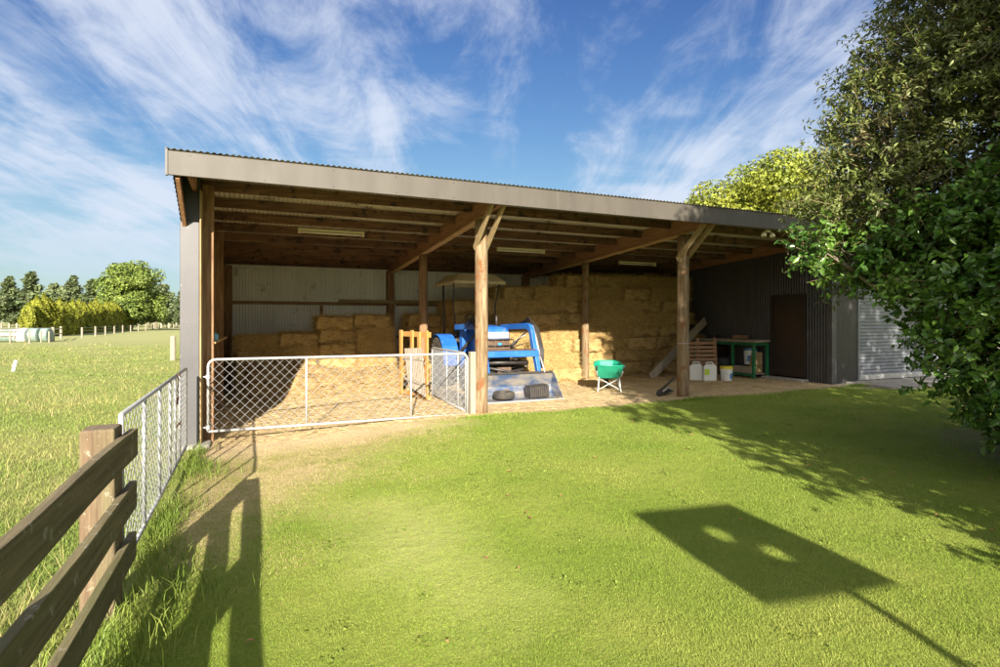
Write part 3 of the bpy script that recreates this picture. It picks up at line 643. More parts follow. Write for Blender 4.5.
# ------------------------------------------------------------------ straw bales
def bale_mesh(seed, L_=0.96, W_=0.46, H_=0.36):
    r = np.random.default_rng(seed)
    nu, nv, nw = 16, 8, 7
    V = []; Fc = []; ids = {}
    def vid(i, j, k):
        key = (i, j, k)
        if key not in ids:
            p = np.array([(i / nu - .5) * L_, (j / nv - .5) * W_, (k / nw) * H_])
            q = np.array([(i / nu - .5) * 2, (j / nv - .5) * 2, (k / nw - .5) * 2])
            s = 1 - 0.045 * (abs(q[0]) ** 6 * abs(q[1]) ** 6 + abs(q[0]) ** 6 * abs(q[2]) ** 6 + abs(q[1]) ** 6 * abs(q[2]) ** 6)
            c = np.array([0, 0, H_ / 2]); p = c + (p - c) * s
            tw = math.exp(-((abs(q[0]) - 0.42) / 0.07) ** 2)            # pinched by the twine
            if abs(q[2]) > .9: p[2] -= np.sign(q[2]) * 0.012 * tw
            if abs(q[1]) > .9: p[1] -= np.sign(q[1]) * 0.010 * tw
            p += r.normal(0, 0.011, 3) + 0.008 * np.sin(np.array([p[1] * 17 + seed, p[0] * 13 + seed * 2, p[0] * 15 + p[1] * 9 + seed]))
            ids[key] = len(V); V.append(p)
        return ids[key]
    for i in range(nu):
        for j in range(nv):
            Fc.append((vid(i, j, nw), vid(i + 1, j, nw), vid(i + 1, j + 1, nw), vid(i, j + 1, nw)))
            Fc.append((vid(i, j, 0), vid(i, j + 1, 0), vid(i + 1, j + 1, 0), vid(i + 1, j, 0)))
    for i in range(nu):
        for k in range(nw):
            Fc.append((vid(i, 0, k), vid(i + 1, 0, k), vid(i + 1, 0, k + 1), vid(i, 0, k + 1)))
            Fc.append((vid(i, nv, k), vid(i, nv, k + 1), vid(i + 1, nv, k + 1), vid(i + 1, nv, k)))
    for j in range(nv):
        for k in range(nw):
            Fc.append((vid(0, j, k), vid(0, j, k + 1), vid(0, j + 1, k + 1), vid(0, j + 1, k)))
            Fc.append((vid(nu, j, k), vid(nu, j + 1, k), vid(nu, j + 1, k + 1), vid(nu, j, k + 1)))
    nb = len(Fc)
    # loose stems standing off the faces
    n = 2600
    face = r.integers(0, 6, n); 
    face = np.where(r.uniform(0, 1, n) < 0.55, 0, face)
    P = np.stack([r.uniform(-.5, .5, n) * L_, r.uniform(-.5, .5, n) * W_, r.uniform(0, 1, n) * H_], 1)
    nrm = np.zeros((n, 3))
    for f_, (ax, s) in enumerate(((1, -1), (2, 1), (0, -1), (0, 1), (1, 1), (2, 1))):
        q = face == f_; nrm[q, ax] = s
        P[q, ax] = {0: s * L_ / 2, 1: s * W_ / 2, 2: H_}[ax]
    d = r.normal(0, 1, (n, 3)); d[:, 2] *= 0.7; d -= nrm * (d * nrm).sum(1)[:, None]; d += nrm * r.uniform(0.0, 0.55, n)[:, None]
    d /= np.linalg.norm(d, axis=1)[:, None]; ln = r.uniform(0.05, 0.20, n)[:, None]
    sd_ = np.cross(d, nrm + 0.01); sd_ /= np.linalg.norm(sd_, axis=1)[:, None]; w = r.uniform(0.0018, 0.0042, n)[:, None]
    A = P + nrm * -0.006 + d * 0.0; T = P + d * ln + nrm * 0.004
    V2 = np.stack([A - sd_ * w, A + sd_ * w, T + sd_ * w * .4, T - sd_ * w * .4], 1).reshape(-1, 3)
    base = len(V); Fa = np.array([list(f) for f in Fc]); Fb = base + np.arange(4 * n).reshape(n, 4)
    me = bpy.data.meshes.new('straw_bale'); Vn = np.concatenate([np.array(V), V2]).astype(np.float32); Fn = np.concatenate([Fa, Fb]).astype(np.int32)
    me.vertices.add(len(Vn)); me.vertices.foreach_set('co', Vn.ravel())
    me.loops.add(Fn.size); me.loops.foreach_set('vertex_index', Fn.ravel())
    me.polygons.add(len(Fn)); me.polygons.foreach_set('loop_start', np.arange(0, Fn.size, 4, dtype=np.int32)); me.polygons.foreach_set('loop_total', np.full(len(Fn), 4, dtype=np.int32))
    me.materials.append(m_straw); me.materials.append(m_strand)
    mi = np.zeros(len(Fn), dtype=np.int32); mi[nb:] = 1; me.polygons.foreach_set('material_index', mi)
    sm = np.zeros(len(Fn), dtype=bool); sm[:nb] = True; me.polygons.foreach_set('use_smooth', sm)
    me.update(calc_edges=True); return me
BM = [bale_mesh(s) for s in range(6)]
tw_me = []
for x in (-0.2, 0.2):
    tw = MB().tube([(x, -0.228, 0.004), (x, -0.228, 0.352), (x, 0.228, 0.352), (x, 0.228, 0.004)], 0.003, 4, cap=False)
    tw_me.append(tw.build('twine', m_twine).data)
    bpy.data.objects.remove(bpy.data.objects['twine'])
def bale(x, y, z, rz, label, group, tilt=0.0, twine=False):
    o = bpy.data.objects.new('straw_bale', random.choice(BM)); COL.objects.link(o)
    o.location = (x, y, z); o.rotation_euler = (random.gauss(0, R(.7)) + tilt, random.gauss(0, R(1.5)), rz + random.gauss(0, R(3.0)) + (math.pi if random.random() < .5 and not tilt else 0))
    o.scale = (random.uniform(0.95, 1.02), 1, random.uniform(0.99, 1.03))
    tag(o, label, 'bale', group)
    if twine:
        for me_ in tw_me: t = bpy.data.objects.new('twine', me_); COL.objects.link(t); t.parent = o
    return o
HB = 0.357
# tall stack: front face, layers from the floor, each with its own reach and its own left / right end
layers = [  # x start, number, y of the front
    (6.75, 7, 3.98), (6.70, 7, 4.05), (6.80, 7, 4.02), (6.62, 7, 4.14), (6.66, 7, 4.16), (6.62, 7, 4.22), (6.9, 6, 4.32), (8.85, 4, 4.5)]
for li, (xs, cnt, yf) in enumerate(layers):
    off = (0.0, -0.28, 0.1, -0.4, -0.1, -0.3, 0.0, 0.0)[li]
    for i in range(cnt):
        x = xs + off + (i + .5) * 0.95; y = yf + 0.33 + random.uniform(-0.07, 0.08)
        if x > XR - 0.5: x = XR - 0.5
        zf = g(x, y) + li * HB
        bale(x, y, zf, 0, '%s straw bale from the left in the %s layer, front of tall stack' % (ORD[i + 1], ORD[li + 1]), 'straw bales of the tall stack', twine=li > 2)
        
for li in range(8):   # second row behind, seen over and beside the first
    for i in range(7):
        x = 6.7 + (i + .5) * 0.965; y = 4.95 + random.uniform(-.04, .04)
        if x > XR - 0.5 or (li == 7 and i < 2): continue
        if i > 0 and li < 6: continue
        bale(x, y, g(x, y) + li * HB, 0, '%s bale from the left, layer %s up, second row of the tall stack' % (ORD[i + 1], ORD[li + 1]), 'straw bales of the tall stack')
for li in range(6):   # left flank running to the back wall
    for j in range(4):
        y = 5.35 + j * 0.5; n_ = 6 - (1 if j == 3 else 0)
        if li >= n_: continue
        xx = 6.2 + 0.0 * li
        bale(xx + random.uniform(-.05, .05), y, g(6.2, y) + li * HB, 0, '%s bale from the front, layer %s up, left flank of tall stack' % (ORD[j + 1], ORD[li + 1]), 'straw bales of the tall stack')
for li in range(5):
    for j in range(2):
        bale(5.2 + random.uniform(-.05, .05), 6.3 + j * 0.48, g(5.2, 6.3) + li * HB, 0, '%s bale from the front, layer %s up, stack behind the tractor seat' % (ORD[j + 1], ORD[li + 1]), 'straw bales behind the tractor')
# bales standing a little forward beside the tractor, in the sun
for i, (x, y, z, rz) in enumerate(((7.25, 3.60, 0, 0.1), (7.35, 3.66, 1, -0.12), (8.22, 3.66, 0, 0.06), (8.12, 3.74, 1, 0.1), (7.75, 3.78, 2, 0.05))):
    bale(x, y, g(x, y) + z * HB, rz, '%s of the sunlit bales set forward between the tractor and the wheelbarrow' % ('first second third fourth fifth'.split()[i]), 'sunlit straw bales beside the tractor', twine=True)
# low stack in the left bay
for li in range(4):
    for i in range(4):
        x = 0.62 + (i + .5) * 0.97 - 0.25; y = 5.95 + 0.05 * li + random.uniform(-.05, .05)
        bale(x, y, g(x, y) + li * HB, 0, '%s straw bale from the left, layer %s up, front of the low stack' % (ORD[i + 1], ORD[li + 1]), 'straw bales of the low stack', twine=False)
        if li == 3: bale(x, y + .5, g(x, y) + li * HB, 0, '%s straw bale from the left in the back row, top of the low stack' % ORD[i + 1], 'straw bales of the low stack')
bale(2.72, 6.15, g(2.7, 6) + 4 * HB, 0.03, 'left one of two bales lying on top of the low stack', 'bales on top of the low stack', twine=True)
bale(3.70, 6.12, g(3.7, 6) + 4 * HB, -0.04, 'right one of two bales lying on top of the low stack', 'bales on top of the low stack', twine=True)

# loose straw: mound before the low stack, litter on the floor
n1, n2 = 70, 46
xs = np.linspace(0.35, 4.7, n1); ys = np.linspace(2.9, 5.95, n2); A, Bq = np.meshgrid(xs, ys)
t = (Bq - 2.9) / 3.05
hgt = 0.86 * sstep((t - 0.25) / 0.75) * (0.75 + 0.25 * np.sin(A * 1.3 + 0.4)) * sstep((A - 0.3) / 0.5) * sstep((4.75 - A) / 0.8) + 0.03 * np.sin(A * 7 + Bq * 3) * t + rng.normal(0, 0.010, A.shape) * (t > 0.1)
Zm = gh(A, Bq) + hgt - 0.012
V = np.stack([A.ravel(), Bq.ravel(), Zm.ravel()], 1); idx = np.arange(n1 * n2).reshape(n2, n1)
mnd = npmesh('loose_straw', V, np.stack([idx[:-1, :-1].ravel(), idx[:-1, 1:].ravel(), idx[1:, 1:].ravel(), idx[1:, :-1].ravel()], 1), m_straw, smooth=True)
struct(mnd, 'stuff', 'loose golden straw heaped against the low stack')
def moundz(x, y):
    t = np.clip((y - 2.9) / 3.05, 0, 1); t = np.where(y > 5.95, 0, t)
    return gh(x, y) + np.where((x > 0.35) & (x < 4.7), 0.86 * sstep((t - 0.25) / 0.75) * (0.75 + 0.25 * np.sin(x * 1.3 + 0.4)) * sstep((x - 0.3) / 0.5) * sstep((4.75 - x) / 0.8), 0)
def litter(name, X, Y, Z, m, label, lmin=0.05, lmax=0.2, w0=0.003, rise=0.16):
    n = len(X); a = rng.uniform(0, 2 * np.pi, n); l = rng.uniform(lmin, lmax, n); w = w0 * rng.uniform(.6, 1.4, n)
    dz = rng.uniform(-rise, rise, n) * l; dx, dy = np.cos(a) * l / 2, np.sin(a) * l / 2; sx, sy = -np.sin(a) * w, np.cos(a) * w
    z = Z + 0.004 + np.abs(dz) / 2 + rng.uniform(0, .006, n)
    V = np.stack([np.stack([X - dx - sx, Y - dy - sy, z - dz / 2], 1), np.stack([X - dx + sx, Y - dy + sy, z - dz / 2 + w], 1),
                  np.stack([X + dx + sx, Y + dy + sy, z + dz / 2 + w], 1), np.stack([X + dx - sx, Y + dy - sy, z + dz / 2], 1)], 1).reshape(-1, 3)
    return struct(npmesh(name, V, np.arange(4 * n).reshape(n, 4), m), 'stuff', label)
X = rng.uniform(0.4, 4.7, 13000); Y = rng.uniform(3.4, 5.8, 13000)
litter('straw_heap_stems', X, Y, moundz(X, Y), m_loose, 'loose stems on the straw heap', 0.04, 0.13, rise=0.2)
X = np.concatenate([rng.uniform(0.2, 13.2, 15000), rng.uniform(0.3, 4.6, 3500), rng.uniform(6.6, 13, 7000)]); Y = np.concatenate([rng.uniform(-0.35, 4.2, 15000), rng.uniform(-0.3, 3.2, 3500), rng.normal(3.5, 0.35, 7000)])
k = (Y > -0.5) & (Y < 5); X, Y = X[k], Y[k]
litter('straw_litter', X, Y, gh(X, Y), m_loose, 'scattered straw on the shed floor', 0.03, 0.14)

# ------------------------------------------------------------------ tractor with front loader (front towards -y)
tr = empty('tractor', (5.80, 2.32, g(5.85, 2.3)), R(0)); tag(tr, 'blue compact tractor with front loader and tan canopy parked in the shed', 'tractor')
# hood
n = 12; V = []; Fc = []; secs = [(-0.02, 0.27, 1.42), (0.06, 0.31, 1.475), (0.35, 0.315, 1.50), (0.85, 0.32, 1.52), (1.25, 0.33, 1.53)]
for (y, hw, zt) in secs:
    for i in range(n + 1):
        a = math.pi * i / n; cx_ = -math.cos(a); sz = math.sin(a)
        x = hw * np.sign(cx_) * abs(cx_) ** 0.45; z = 1.22 + (zt - 1.22) * sz ** 0.5
        V.append((x, y, z))
    V += [(hw, y, 0.86), (-hw, y, 0.86)]
k_ = n + 3
for s in range(len(secs) - 1):
    for i in range(k_): Fc.append((s * k_ + i, s * k_ + (i + 1) % k_, (s + 1) * k_ + (i + 1) % k_, (s + 1) * k_ + i))
Fc += [tuple(range(k_)), tuple(range((len(secs) - 1) * k_, len(secs) * k_))]
hood = MB().raw(V, Fc).build('hood', m_blue, tr, bevel=0.012, smooth=False)
MB().box((-0.255, -0.045, 1.22), (0.255, -0.015, 1.36)).build('headlight', m_lamp, tr, bevel=0.02)
gr = MB().box((-0.255, -0.05, 0.90), (0.255, -0.018, 1.205))
for i in range(9): gr.box((-0.245, -0.062, 0.925 + i * 0.03), (0.245, -0.049, 0.937 + i * 0.03))
for x in (-0.25, -0.09, 0.09, 0.25): gr.box((x - 0.012, -0.085, 0.90), (x + 0.012, -0.06, 1.21))
gr.build('grille', m_grille, tr, bevel=0.003)
MB().box((-0.03, -0.10, 1.04), (0.06, -0.087, 1.12)).build('badge', m_blab, tr, bevel=0.004)
bz = MB().tube([(-0.33, -0.12, 0.9), (-0.33, -0.12, 1.20)], 0.014).tube([(0.33, -0.12, 0.9), (0.33, -0.12, 1.20)], 0.014)
for z in (0.92, 1.06, 1.20): bz.tube([(-0.33, -0.12, z), (0.33, -0.12, z)], 0.012)
bz.build('grille_guard', m_black, tr, smooth=True)
MB().box((-0.2, 0.0, 0.42), (0.2, 1.9, 0.86)).box((-0.26, 1.2, 0.5), (0.26, 2.3, 0.95)).box((-0.24, -0.16, 0.62), (0.24, 0.3, 0.88)).build('chassis', m_black, tr, bevel=0.02)
MB().tube([(-0.62, 0.28, 0.38), (0.62, 0.28, 0.38)], 0.055, 10).box((-0.30, 0.2, 0.36), (0.30, 0.36, 0.52)).tube([(-0.52, 0.16, 0.42), (0.52, 0.16, 0.42)], 0.02, 8).build('front_axle', m_black, tr, smooth=False)
def tyre(x, y, r, w, name='wheel'):
    wh = empty(name, (x, y, r)); wh.parent = tr
    prof = [(r * .56, -w * .42), (r * .78, -w * .5), (r * .95, -w * .46), (r * .985, -w * .3), (r * .985, w * .3), (r * .95, w * .46), (r * .78, w * .5), (r * .56, w * .42)]
    t = MB().lathe(prof, (0, 0, 0), 'x', 36)
    for i in range(22):
        for s in (-1, 1):
            a = 2 * math.pi * (i + (0.5 if s > 0 else 0)) / 22; a2 = a + 0.22
            p0 = (s * w * .02, math.cos(a) * r * .985, math.sin(a) * r * .985); p1 = (s * w * .48, math.cos(a2) * r * .96, math.sin(a2) * r * .96)
            t.beam(p0, p1, 0.035, 0.045, up=(0, math.cos(a), math.sin(a)))
    t.build('tyre', m_rubber, wh)
    MB().lathe([(r * .20, -w * .12), (r * .22, w * .30), (r * .50, w * .30), (r * .57, w * .43), (r * .57, -w * .43), (r * .50, -w * .25)], (0, 0, 0), 'x', 28).build('rim', m_white, wh, smooth=False)
    return wh
for s in (-1, 1):
    tyre(s * 0.52, 0.28, 0.36, 0.23); tyre(s * 0.66, 1.95, 0.60, 0.34)
    # mudguards
    V = []; w0, w1 = (s * 0.48, s * 0.86)
    for i in range(13):
        a = R(-5 + 125 * i / 12); y = 1.95 - math.cos(a) * 0.70; z = 0.60 + math.sin(a) * 0.68
        V += [(w0, y, z), (w1, y, z)]
    Fc = [(2 * i, 2 * i + 1, 2 * i + 3, 2 * i + 2) for i in range(12)]
    V += [(w0, 1.95 - math.cos(R(-5 + 125 * i / 12)) * 0.40, 0.60 + math.sin(R(-5 + 125 * i / 12)) * 0.35) for i in range(13)]
    Fc += [(2 * i, 2 * i + 2, 26 + i + 1, 26 + i) for i in range(12)]
    MB().raw(V, Fc).build('mudguard', m_blue, tr, solid=0.02)
    MB().box((s * 0.26 - 0.1 + s * .12, 1.25, 0.55), (s * 0.26 + 0.1 + s * .12, 1.75, 0.59)).build('footboard', m_black, tr, bevel=0.005)
    # loader: tower, arm with knee, cylinder
    MB().box((s * 0.45 - 0.05, 0.95, 0.5), (s * 0.45 + 0.05, 1.15, 1.45)).build('loader_tower', m_blue, tr, bevel=0.01)
    xa = s * 0.59
    arm = [(1.12, 1.40), (1.12, 1.52), (-0.30, 1.56), (-0.46, 1.53), (-0.56, 1.42), (-0.95, 0.40), (-0.84, 0.37), (-0.60, 0.92), (-0.44, 1.38), (-0.33, 1.43)]
    armo = MB().prism(arm, xa - 0.045, xa + 0.045).build('loader_arm', m_blue, tr, bevel=0.008)
    MB().tube([(xa + s * 0.0, 1.0, 0.80), (xa, 0.30, 1.12)], 0.040, 10).tube([(xa, 0.30, 1.12), (xa, -0.25, 1.37)], 0.02, 8).build('lift_cylinder', m_black, armo, smooth=True)
    MB().tube([(xa + s * .07, -0.42, 1.50), (xa + s * .07, -0.74, 0.92)], 0.032, 10).tube([(xa + s * .07, -0.74, 0.92), (xa + s * .07, -1.0, 0.52)], 0.018, 8).build('tilt_cylinder', m_galv, armo, smooth=True)
    for q in (0.03, 0.05, 0.075, 0.10): MB().tube([(xa + s * q, 0.3, 1.50), (xa + s * (q + .05), -0.2, 1.72 - q), (xa + s * (q + .05), -0.55, 1.45), (xa + s * (q + .06), -0.78, 0.95), (xa + s * q, -0.85, 0.6)], 0.012, 6).build('hose', m_black, armo, smooth=True)
MB().box((-0.63, -0.80, 0.84), (0.63, -0.60, 0.98)).build('cross_tube', m_blue, tr, bevel=0.02)
MB().box((-0.56, -0.82, 0.985), (0.56, -0.45, 1.0)).build('loader_plate', m_grille, tr, bevel=0.004)
MB().tube([(-0.5, -0.5, 0.72), (0.5, -0.5, 0.70)], 0.045, 10).tube([(-0.4, -0.42, 0.60), (0.1, -0.42, 0.50), (0.45, -0.40, 0.55)], 0.03, 8).tube([(-0.3, -0.3, 0.5), (0.3, -0.3, 0.62)], 0.04, 8).build('linkage', m_black, tr, smooth=True)
for k_, (pa_, pb_, pc_) in enumerate((((-0.3, -0.05, 0.62), (-0.1, -0.35, 0.78), (0.3, -0.5, 0.66)), ((0.1, 0.0, 0.70), (0.32, -0.3, 0.80), (0.50, -0.45, 0.60)), ((-0.4, -0.2, 0.72), (0.0, -0.38, 0.66), (0.42, -0.3, 0.74)), ((0.36, 0.1, 1.0), (0.44, -0.15, 1.22), (0.52, -0.35, 1.30)), ((0.34, 0.2, 0.9), (0.42, -0.1, 1.05), (0.50, -0.30, 1.10)))):
    MB().tube([pa_, pb_, pc_], 0.013, 6).build('hose', (m_black, m_galv)[k_ % 2], tr, smooth=True)
MB().box((-0.16, -0.40, 0.36), (0.16, -0.17, 0.60)).build('front_weight', m_grille, tr, bevel=0.02)
# bucket
bk = [( -1.42, 0.02), (-1.02, 0.02), (-0.93, 0.10), (-0.90, 0.25), (-0.98, 0.50)]
bo = MB(); x0, x1 = -0.88, 0.86; th = 0.02
poly = bk + [(-0.965, 0.515), (-0.875, 0.26), (-0.905, 0.08), (-1.0, 0.0), (-1.42, 0.0)]
bo.prism(poly, x0, x1)
side = [(-1.42, 0.0), (-1.0, 0.0), (-0.905, 0.08), (-0.875, 0.26), (-0.965, 0.515), (-1.03, 0.50)]
bo.prism(side, x0 - 0.018, x0 - 0.001); bo.prism(side, x1 + 0.001, x1 + 0.018)
bucket = bo.build('bucket', m_bucket, tr, bevel=0.003)
MB().box((x0 - 0.02, -1.47, -0.005), (x1 + 0.02, -1.40, 0.022)).build('cutting_edge', m_galv, bucket, bevel=0.004)
MB().box((x0, -1.0, 0.50), (x1, -0.93, 0.545)).build('top_lip', m_black, bucket, bevel=0.008)
# seat, wheel, dashboard, safety frame, canopy
MB().box((-0.24, 1.85, 0.95), (0.24, 2.30, 1.07)).box((-0.23, 2.26, 1.05), (0.23, 2.38, 1.45)).build('seat', m_black, tr, bevel=0.04)
MB().box((-0.26, 1.20, 1.02), (0.26, 1.45, 1.60)).build('dashboard', m_blued, tr, bevel=0.03)
stw = MB()
c0 = Vector((0, 1.58, 1.68)); ring = [c0 + Vector((0.19 * math.cos(a), -0.10 * math.sin(a) * -1, 0.16 * math.sin(a) * 0.6)) for a in np.linspace(0, 2 * math.pi, 25)]
stw.tube(ring, 0.014, 6, cap=False); stw.tube([(0, 1.42, 1.52), c0], 0.022, 8)
for a in (R(90), R(210), R(330)): stw.tube([c0, c0 + Vector((0.19 * math.cos(a), 0.10 * math.sin(a), 0.096 * math.sin(a)))], 0.009, 6)
stw.build('steering_wheel', m_black, tr, smooth=True)
for s in (-1, 1):
    MB().tube([(s * 0.52, 2.25, 0.8), (s * 0.54, 2.25, 1.7), (s * 0.57, 2.20, 2.56)], 0.028, 8).build('safety_frame_post', m_black, tr, smooth=True)
    MB().tube([(s * 0.52, 1.35, 1.25), (s * 0.55, 1.45, 2.0), (s * 0.60, 1.28, 2.56)], 0.020, 8).build('canopy_strut', m_black, tr, smooth=True)
cz = 2.56
V = [(-0.68, 0.98, cz), (0.62, 0.98, cz), (0.62, 2.55, cz), (-0.68, 2.55, cz), (-0.48, 1.22, cz + .18), (0.42, 1.22, cz + .18), (0.42, 2.32, cz + .20), (-0.48, 2.32, cz + .20)]
V2 = [(-0.68, 0.98, cz - .06), (0.62, 0.98, cz - .06), (0.62, 2.55, cz - .06), (-0.68, 2.55, cz - .06)]
MB().raw(V + V2, [(4, 5, 6, 7), (0, 1, 5, 4), (1, 2, 6, 5), (2, 3, 7, 6), (3, 0, 4, 7), (8, 9, 1, 0), (9, 10, 2, 1), (10, 11, 3, 2), (11, 8, 0, 3)]).build('canopy', m_canopy, tr, solid=0.012)
MB().tube([(0.35, 0.9, 1.5), (0.35, 0.9, 1.75)], 0.03, 10).build('exhaust', m_black, tr, smooth=True)
# things lying in the bucket
ty = MB().lathe([(0.10, -0.065), (0.18, -0.075), (0.215, -0.05), (0.22, 0.0), (0.215, 0.05), (0.18, 0.075), (0.10, 0.065), (0.10, -0.065)], (0, 0, 0), 'z', 28, cap=False).build('small_tyre', m_rubber, smooth=True, loc=(5.42, 1.11, 0.105 + g(5.4, 1.1) + .02))
tag(ty, 'small black tyre lying flat at the left end of the loader bucket', 'tyre')
wv = MB(); 
for i in range(9):
    x = -0.20 + i * 0.05; wv.beam((x, -0.13, 0.02), (x + 0.01, -0.12, 0.24), 0.04, 0.02, up=(0, 1, 0)); wv.beam((x, -0.12, 0.25), (x, 0.12, 0.25), 0.036, 0.02)
wv.box((-0.21, -0.115, 0.0), (0.23, 0.12, 0.235))
wv.build('battery_crate', m_black, bevel=0.008, loc=(6.18, 1.15, 0.03 + g(6.1, 1.1)), rot=(0, R(-3), R(4)))
tag(bpy.data.objects['battery_crate'], 'black ribbed crate lying at the middle of the loader bucket', 'crate')

# ------------------------------------------------------------------ orange pallet and grey slats by the gate
pl = empty('pallet', (4.08, 1.75, g(4.1, 1.8)), 0)
tag(pl, 'orange pine pallet standing on edge behind the white gate', 'pallet')
pa = Vector(cw(-1.45, 11.25)); pb = Vector(cw(-2.20, 12.35)); dv = pb - pa; pl.location = (pa.x, pa.y, g(pa.x, pa.y)); pl.rotation_euler = (R(0), 0, math.atan2(dv.y, dv.x))
LP = dv.length
for i, x in enumerate((0.0, 0.34, 0.68, LP - 0.10)):
    MB().box((x, -0.02, 0.02 if i in (0, 3) else 0.25), (x + 0.11, 0.02, 1.42 - (0.0 if i != 1 else 0.03))).build('board', w_pal, pl, bevel=0.004)
for za_, zb2 in ((1.28, 1.39), (0.66, 0.75), (0.02, 0.11)): MB().box((0.0, -0.075, za_), (LP + .01, -0.022, zb2)).build('bearer', w_pal, pl, bevel=0.004)
sl = empty('slatted_panel', (pa.x, pa.y, 0)); sl.rotation_euler = pl.rotation_euler; sl.location = (pa.x + 0.04, pa.y - 0.16, g(pa.x, pa.y))
tag(sl, 'grey slatted wooden panel leaning against the orange pallet', 'panel')
for i in range(11):
    x = 0.10 + i * 0.075; MB().beam((x, 0.10 , 0.10 + 0.014 * i), (x + 0.05, 0.17, 1.08 - 0.004 * i), 0.048, 0.014, up=(0, 1, 0)).build('slat', w_grey, sl)
MB().beam((0.08, 0.155, 0.85), (1.0, 0.155, 0.85), 0.03, 0.05).beam((0.08, 0.125, 0.35), (1.0, 0.125, 0.40), 0.03, 0.05).build('batten', w_grey, sl)

# ------------------------------------------------------------------ wheelbarrow
wx, wy = cw(2.46, 12.75)
wb = empty('wheelbarrow', (wx, wy, g(wx, wy)), R(-30)); tag(wb, 'green plastic wheelbarrow with white tube legs beside the middle inner post', 'wheelbarrow')
rim = [(-0.33, -0.42), (0.33, -0.42), (0.30, 0.35), (0.16, 0.52), (-0.16, 0.52), (-0.30, 0.35)]
bot = [(-0.20, -0.20), (0.20, -0.20), (0.17, 0.22), (0.08, 0.30), (-0.08, 0.30), (-0.17, 0.22)]
zr = [0.585, 0.585, 0.61, 0.64, 0.64, 0.61]
mid = [(0.5 * (a[0] * 1.2 + b[0] * .95), 0.5 * (a[1] * 1.12 + b[1])) for a, b in zip(rim, bot)]
V = [(x, y, z) for (x, y), z in zip(rim, zr)] + [(x, y, 0.46) for x, y in mid] + [(x, y, 0.30) for x, y in bot]
Fc = [(i, (i + 1) % 6, 6 + (i + 1) % 6, 6 + i) for i in range(6)] + [(6 + i, 6 + (i + 1) % 6, 12 + (i + 1) % 6, 12 + i) for i in range(6)] + [(12, 13, 14, 15, 16, 17)]
MB().raw(V, Fc).build('tray', m_green, wb, solid=0.012, bevel=0.006)
MB().tube([(x, y, z + .004) for (x, y), z in zip(rim, zr)] + [(rim[0][0], rim[0][1], zr[0] + .004)], 0.014, 8).build('tray_rim', m_green, wb, smooth=True)
for s in (-1, 1):
    MB().tube([(s * 0.06, 0.62, 0.20), (s * 0.20, 0.1, 0.27), (s * 0.27, -0.35, 0.36), (s * 0.29, -0.62, 0.55)], 0.016, 8).build('handle', m_white, wb, smooth=True)
    MB().tube([(s * 0.288, -0.56, 0.505), (s * 0.295, -0.74, 0.60)], 0.021, 8).build('grip', m_black, wb, smooth=True)
    MB().tube([(s * 0.19, -0.05, 0.28), (s * 0.25, -0.34, 0.02), (s * 0.25, -0.42, 0.02), (s * 0.22, -0.30, 0.33)], 0.015, 8).build('leg', m_white, wb, smooth=True)
MB().tube([(-0.245, -0.37, 0.05), (0.20, -0.30, 0.29)], 0.013, 8).tube([(0.245, -0.37, 0.05), (-0.20, -0.30, 0.29)], 0.013, 8).build('leg_brace', m_white, wb, smooth=True)
wq = MB().lathe([(0.09, -0.035), (0.16, -0.045), (0.19, -0.02), (0.19, 0.02), (0.16, 0.045), (0.09, 0.035)], (0, 0.55, 0.19), 'x', 24).build('wheel', m_rubber, wb, smooth=True)

# ------------------------------------------------------------------ right bay odds and ends
# leaning plank
pk = MB().beam((10.62, 3.10, g(10.6, 3.1) + 0.03), (13.15, 3.75, 1.64), 0.05, 0.24).build('plank', w_grey, bevel=0.006); tag(pk, 'long grey plank leaning up into the corner behind the right front post', 'plank')
bch = empty('workbench', (12.93, 1.75, g(13, 2))); tag(bch, 'green framed workbench with rough timber top against the dark wall', 'workbench')
for (x, y) in ((0.0, 0.0), (0.0, 0.72), (0.0, 2.2), (0.48, 0.0), (0.48, 2.2)):
    MB().box((x, y, -0.02), (x + 0.055, y + 0.075, 0.96)).build('leg', m_greenf, bch, bevel=0.004)
for lo_, hi_ in (((0.0, 0.076, 0.88), (0.05, 0.718, 0.955)), ((0.0, 0.797, 0.88), (0.05, 2.198, 0.955)), ((0.0, 0.076, 0.06), (0.05, 0.718, 0.12)), ((0.0, 0.797, 0.06), (0.05, 2.198, 0.12)), ((0.056, 0.0, 0.88), (0.478, 0.05, 0.955))): MB().box(lo_, hi_).build('rail', m_greenf, bch, bevel=0.004)
MB().box((0.06, 0.08, 0.10), (0.47, 2.19, 0.13)).build('shelf', w_grey, bch)
MB().box((-0.02, 0.09, 0.13), (-0.003, 0.70, 0.32)).build('kick_board', w_grey, bch)
tp = MB()
for i, (a, b_) in enumerate(((-0.07, 0.12), (0.125, 0.33), (0.335, 0.54))): tp.box((a, -0.10 + 0.03 * i, 0.962), (b_, 2.30 - .04 * i, 1.02 + 0.006 * i))
tp.build('bench_top', w_grey, bch, bevel=0.005)
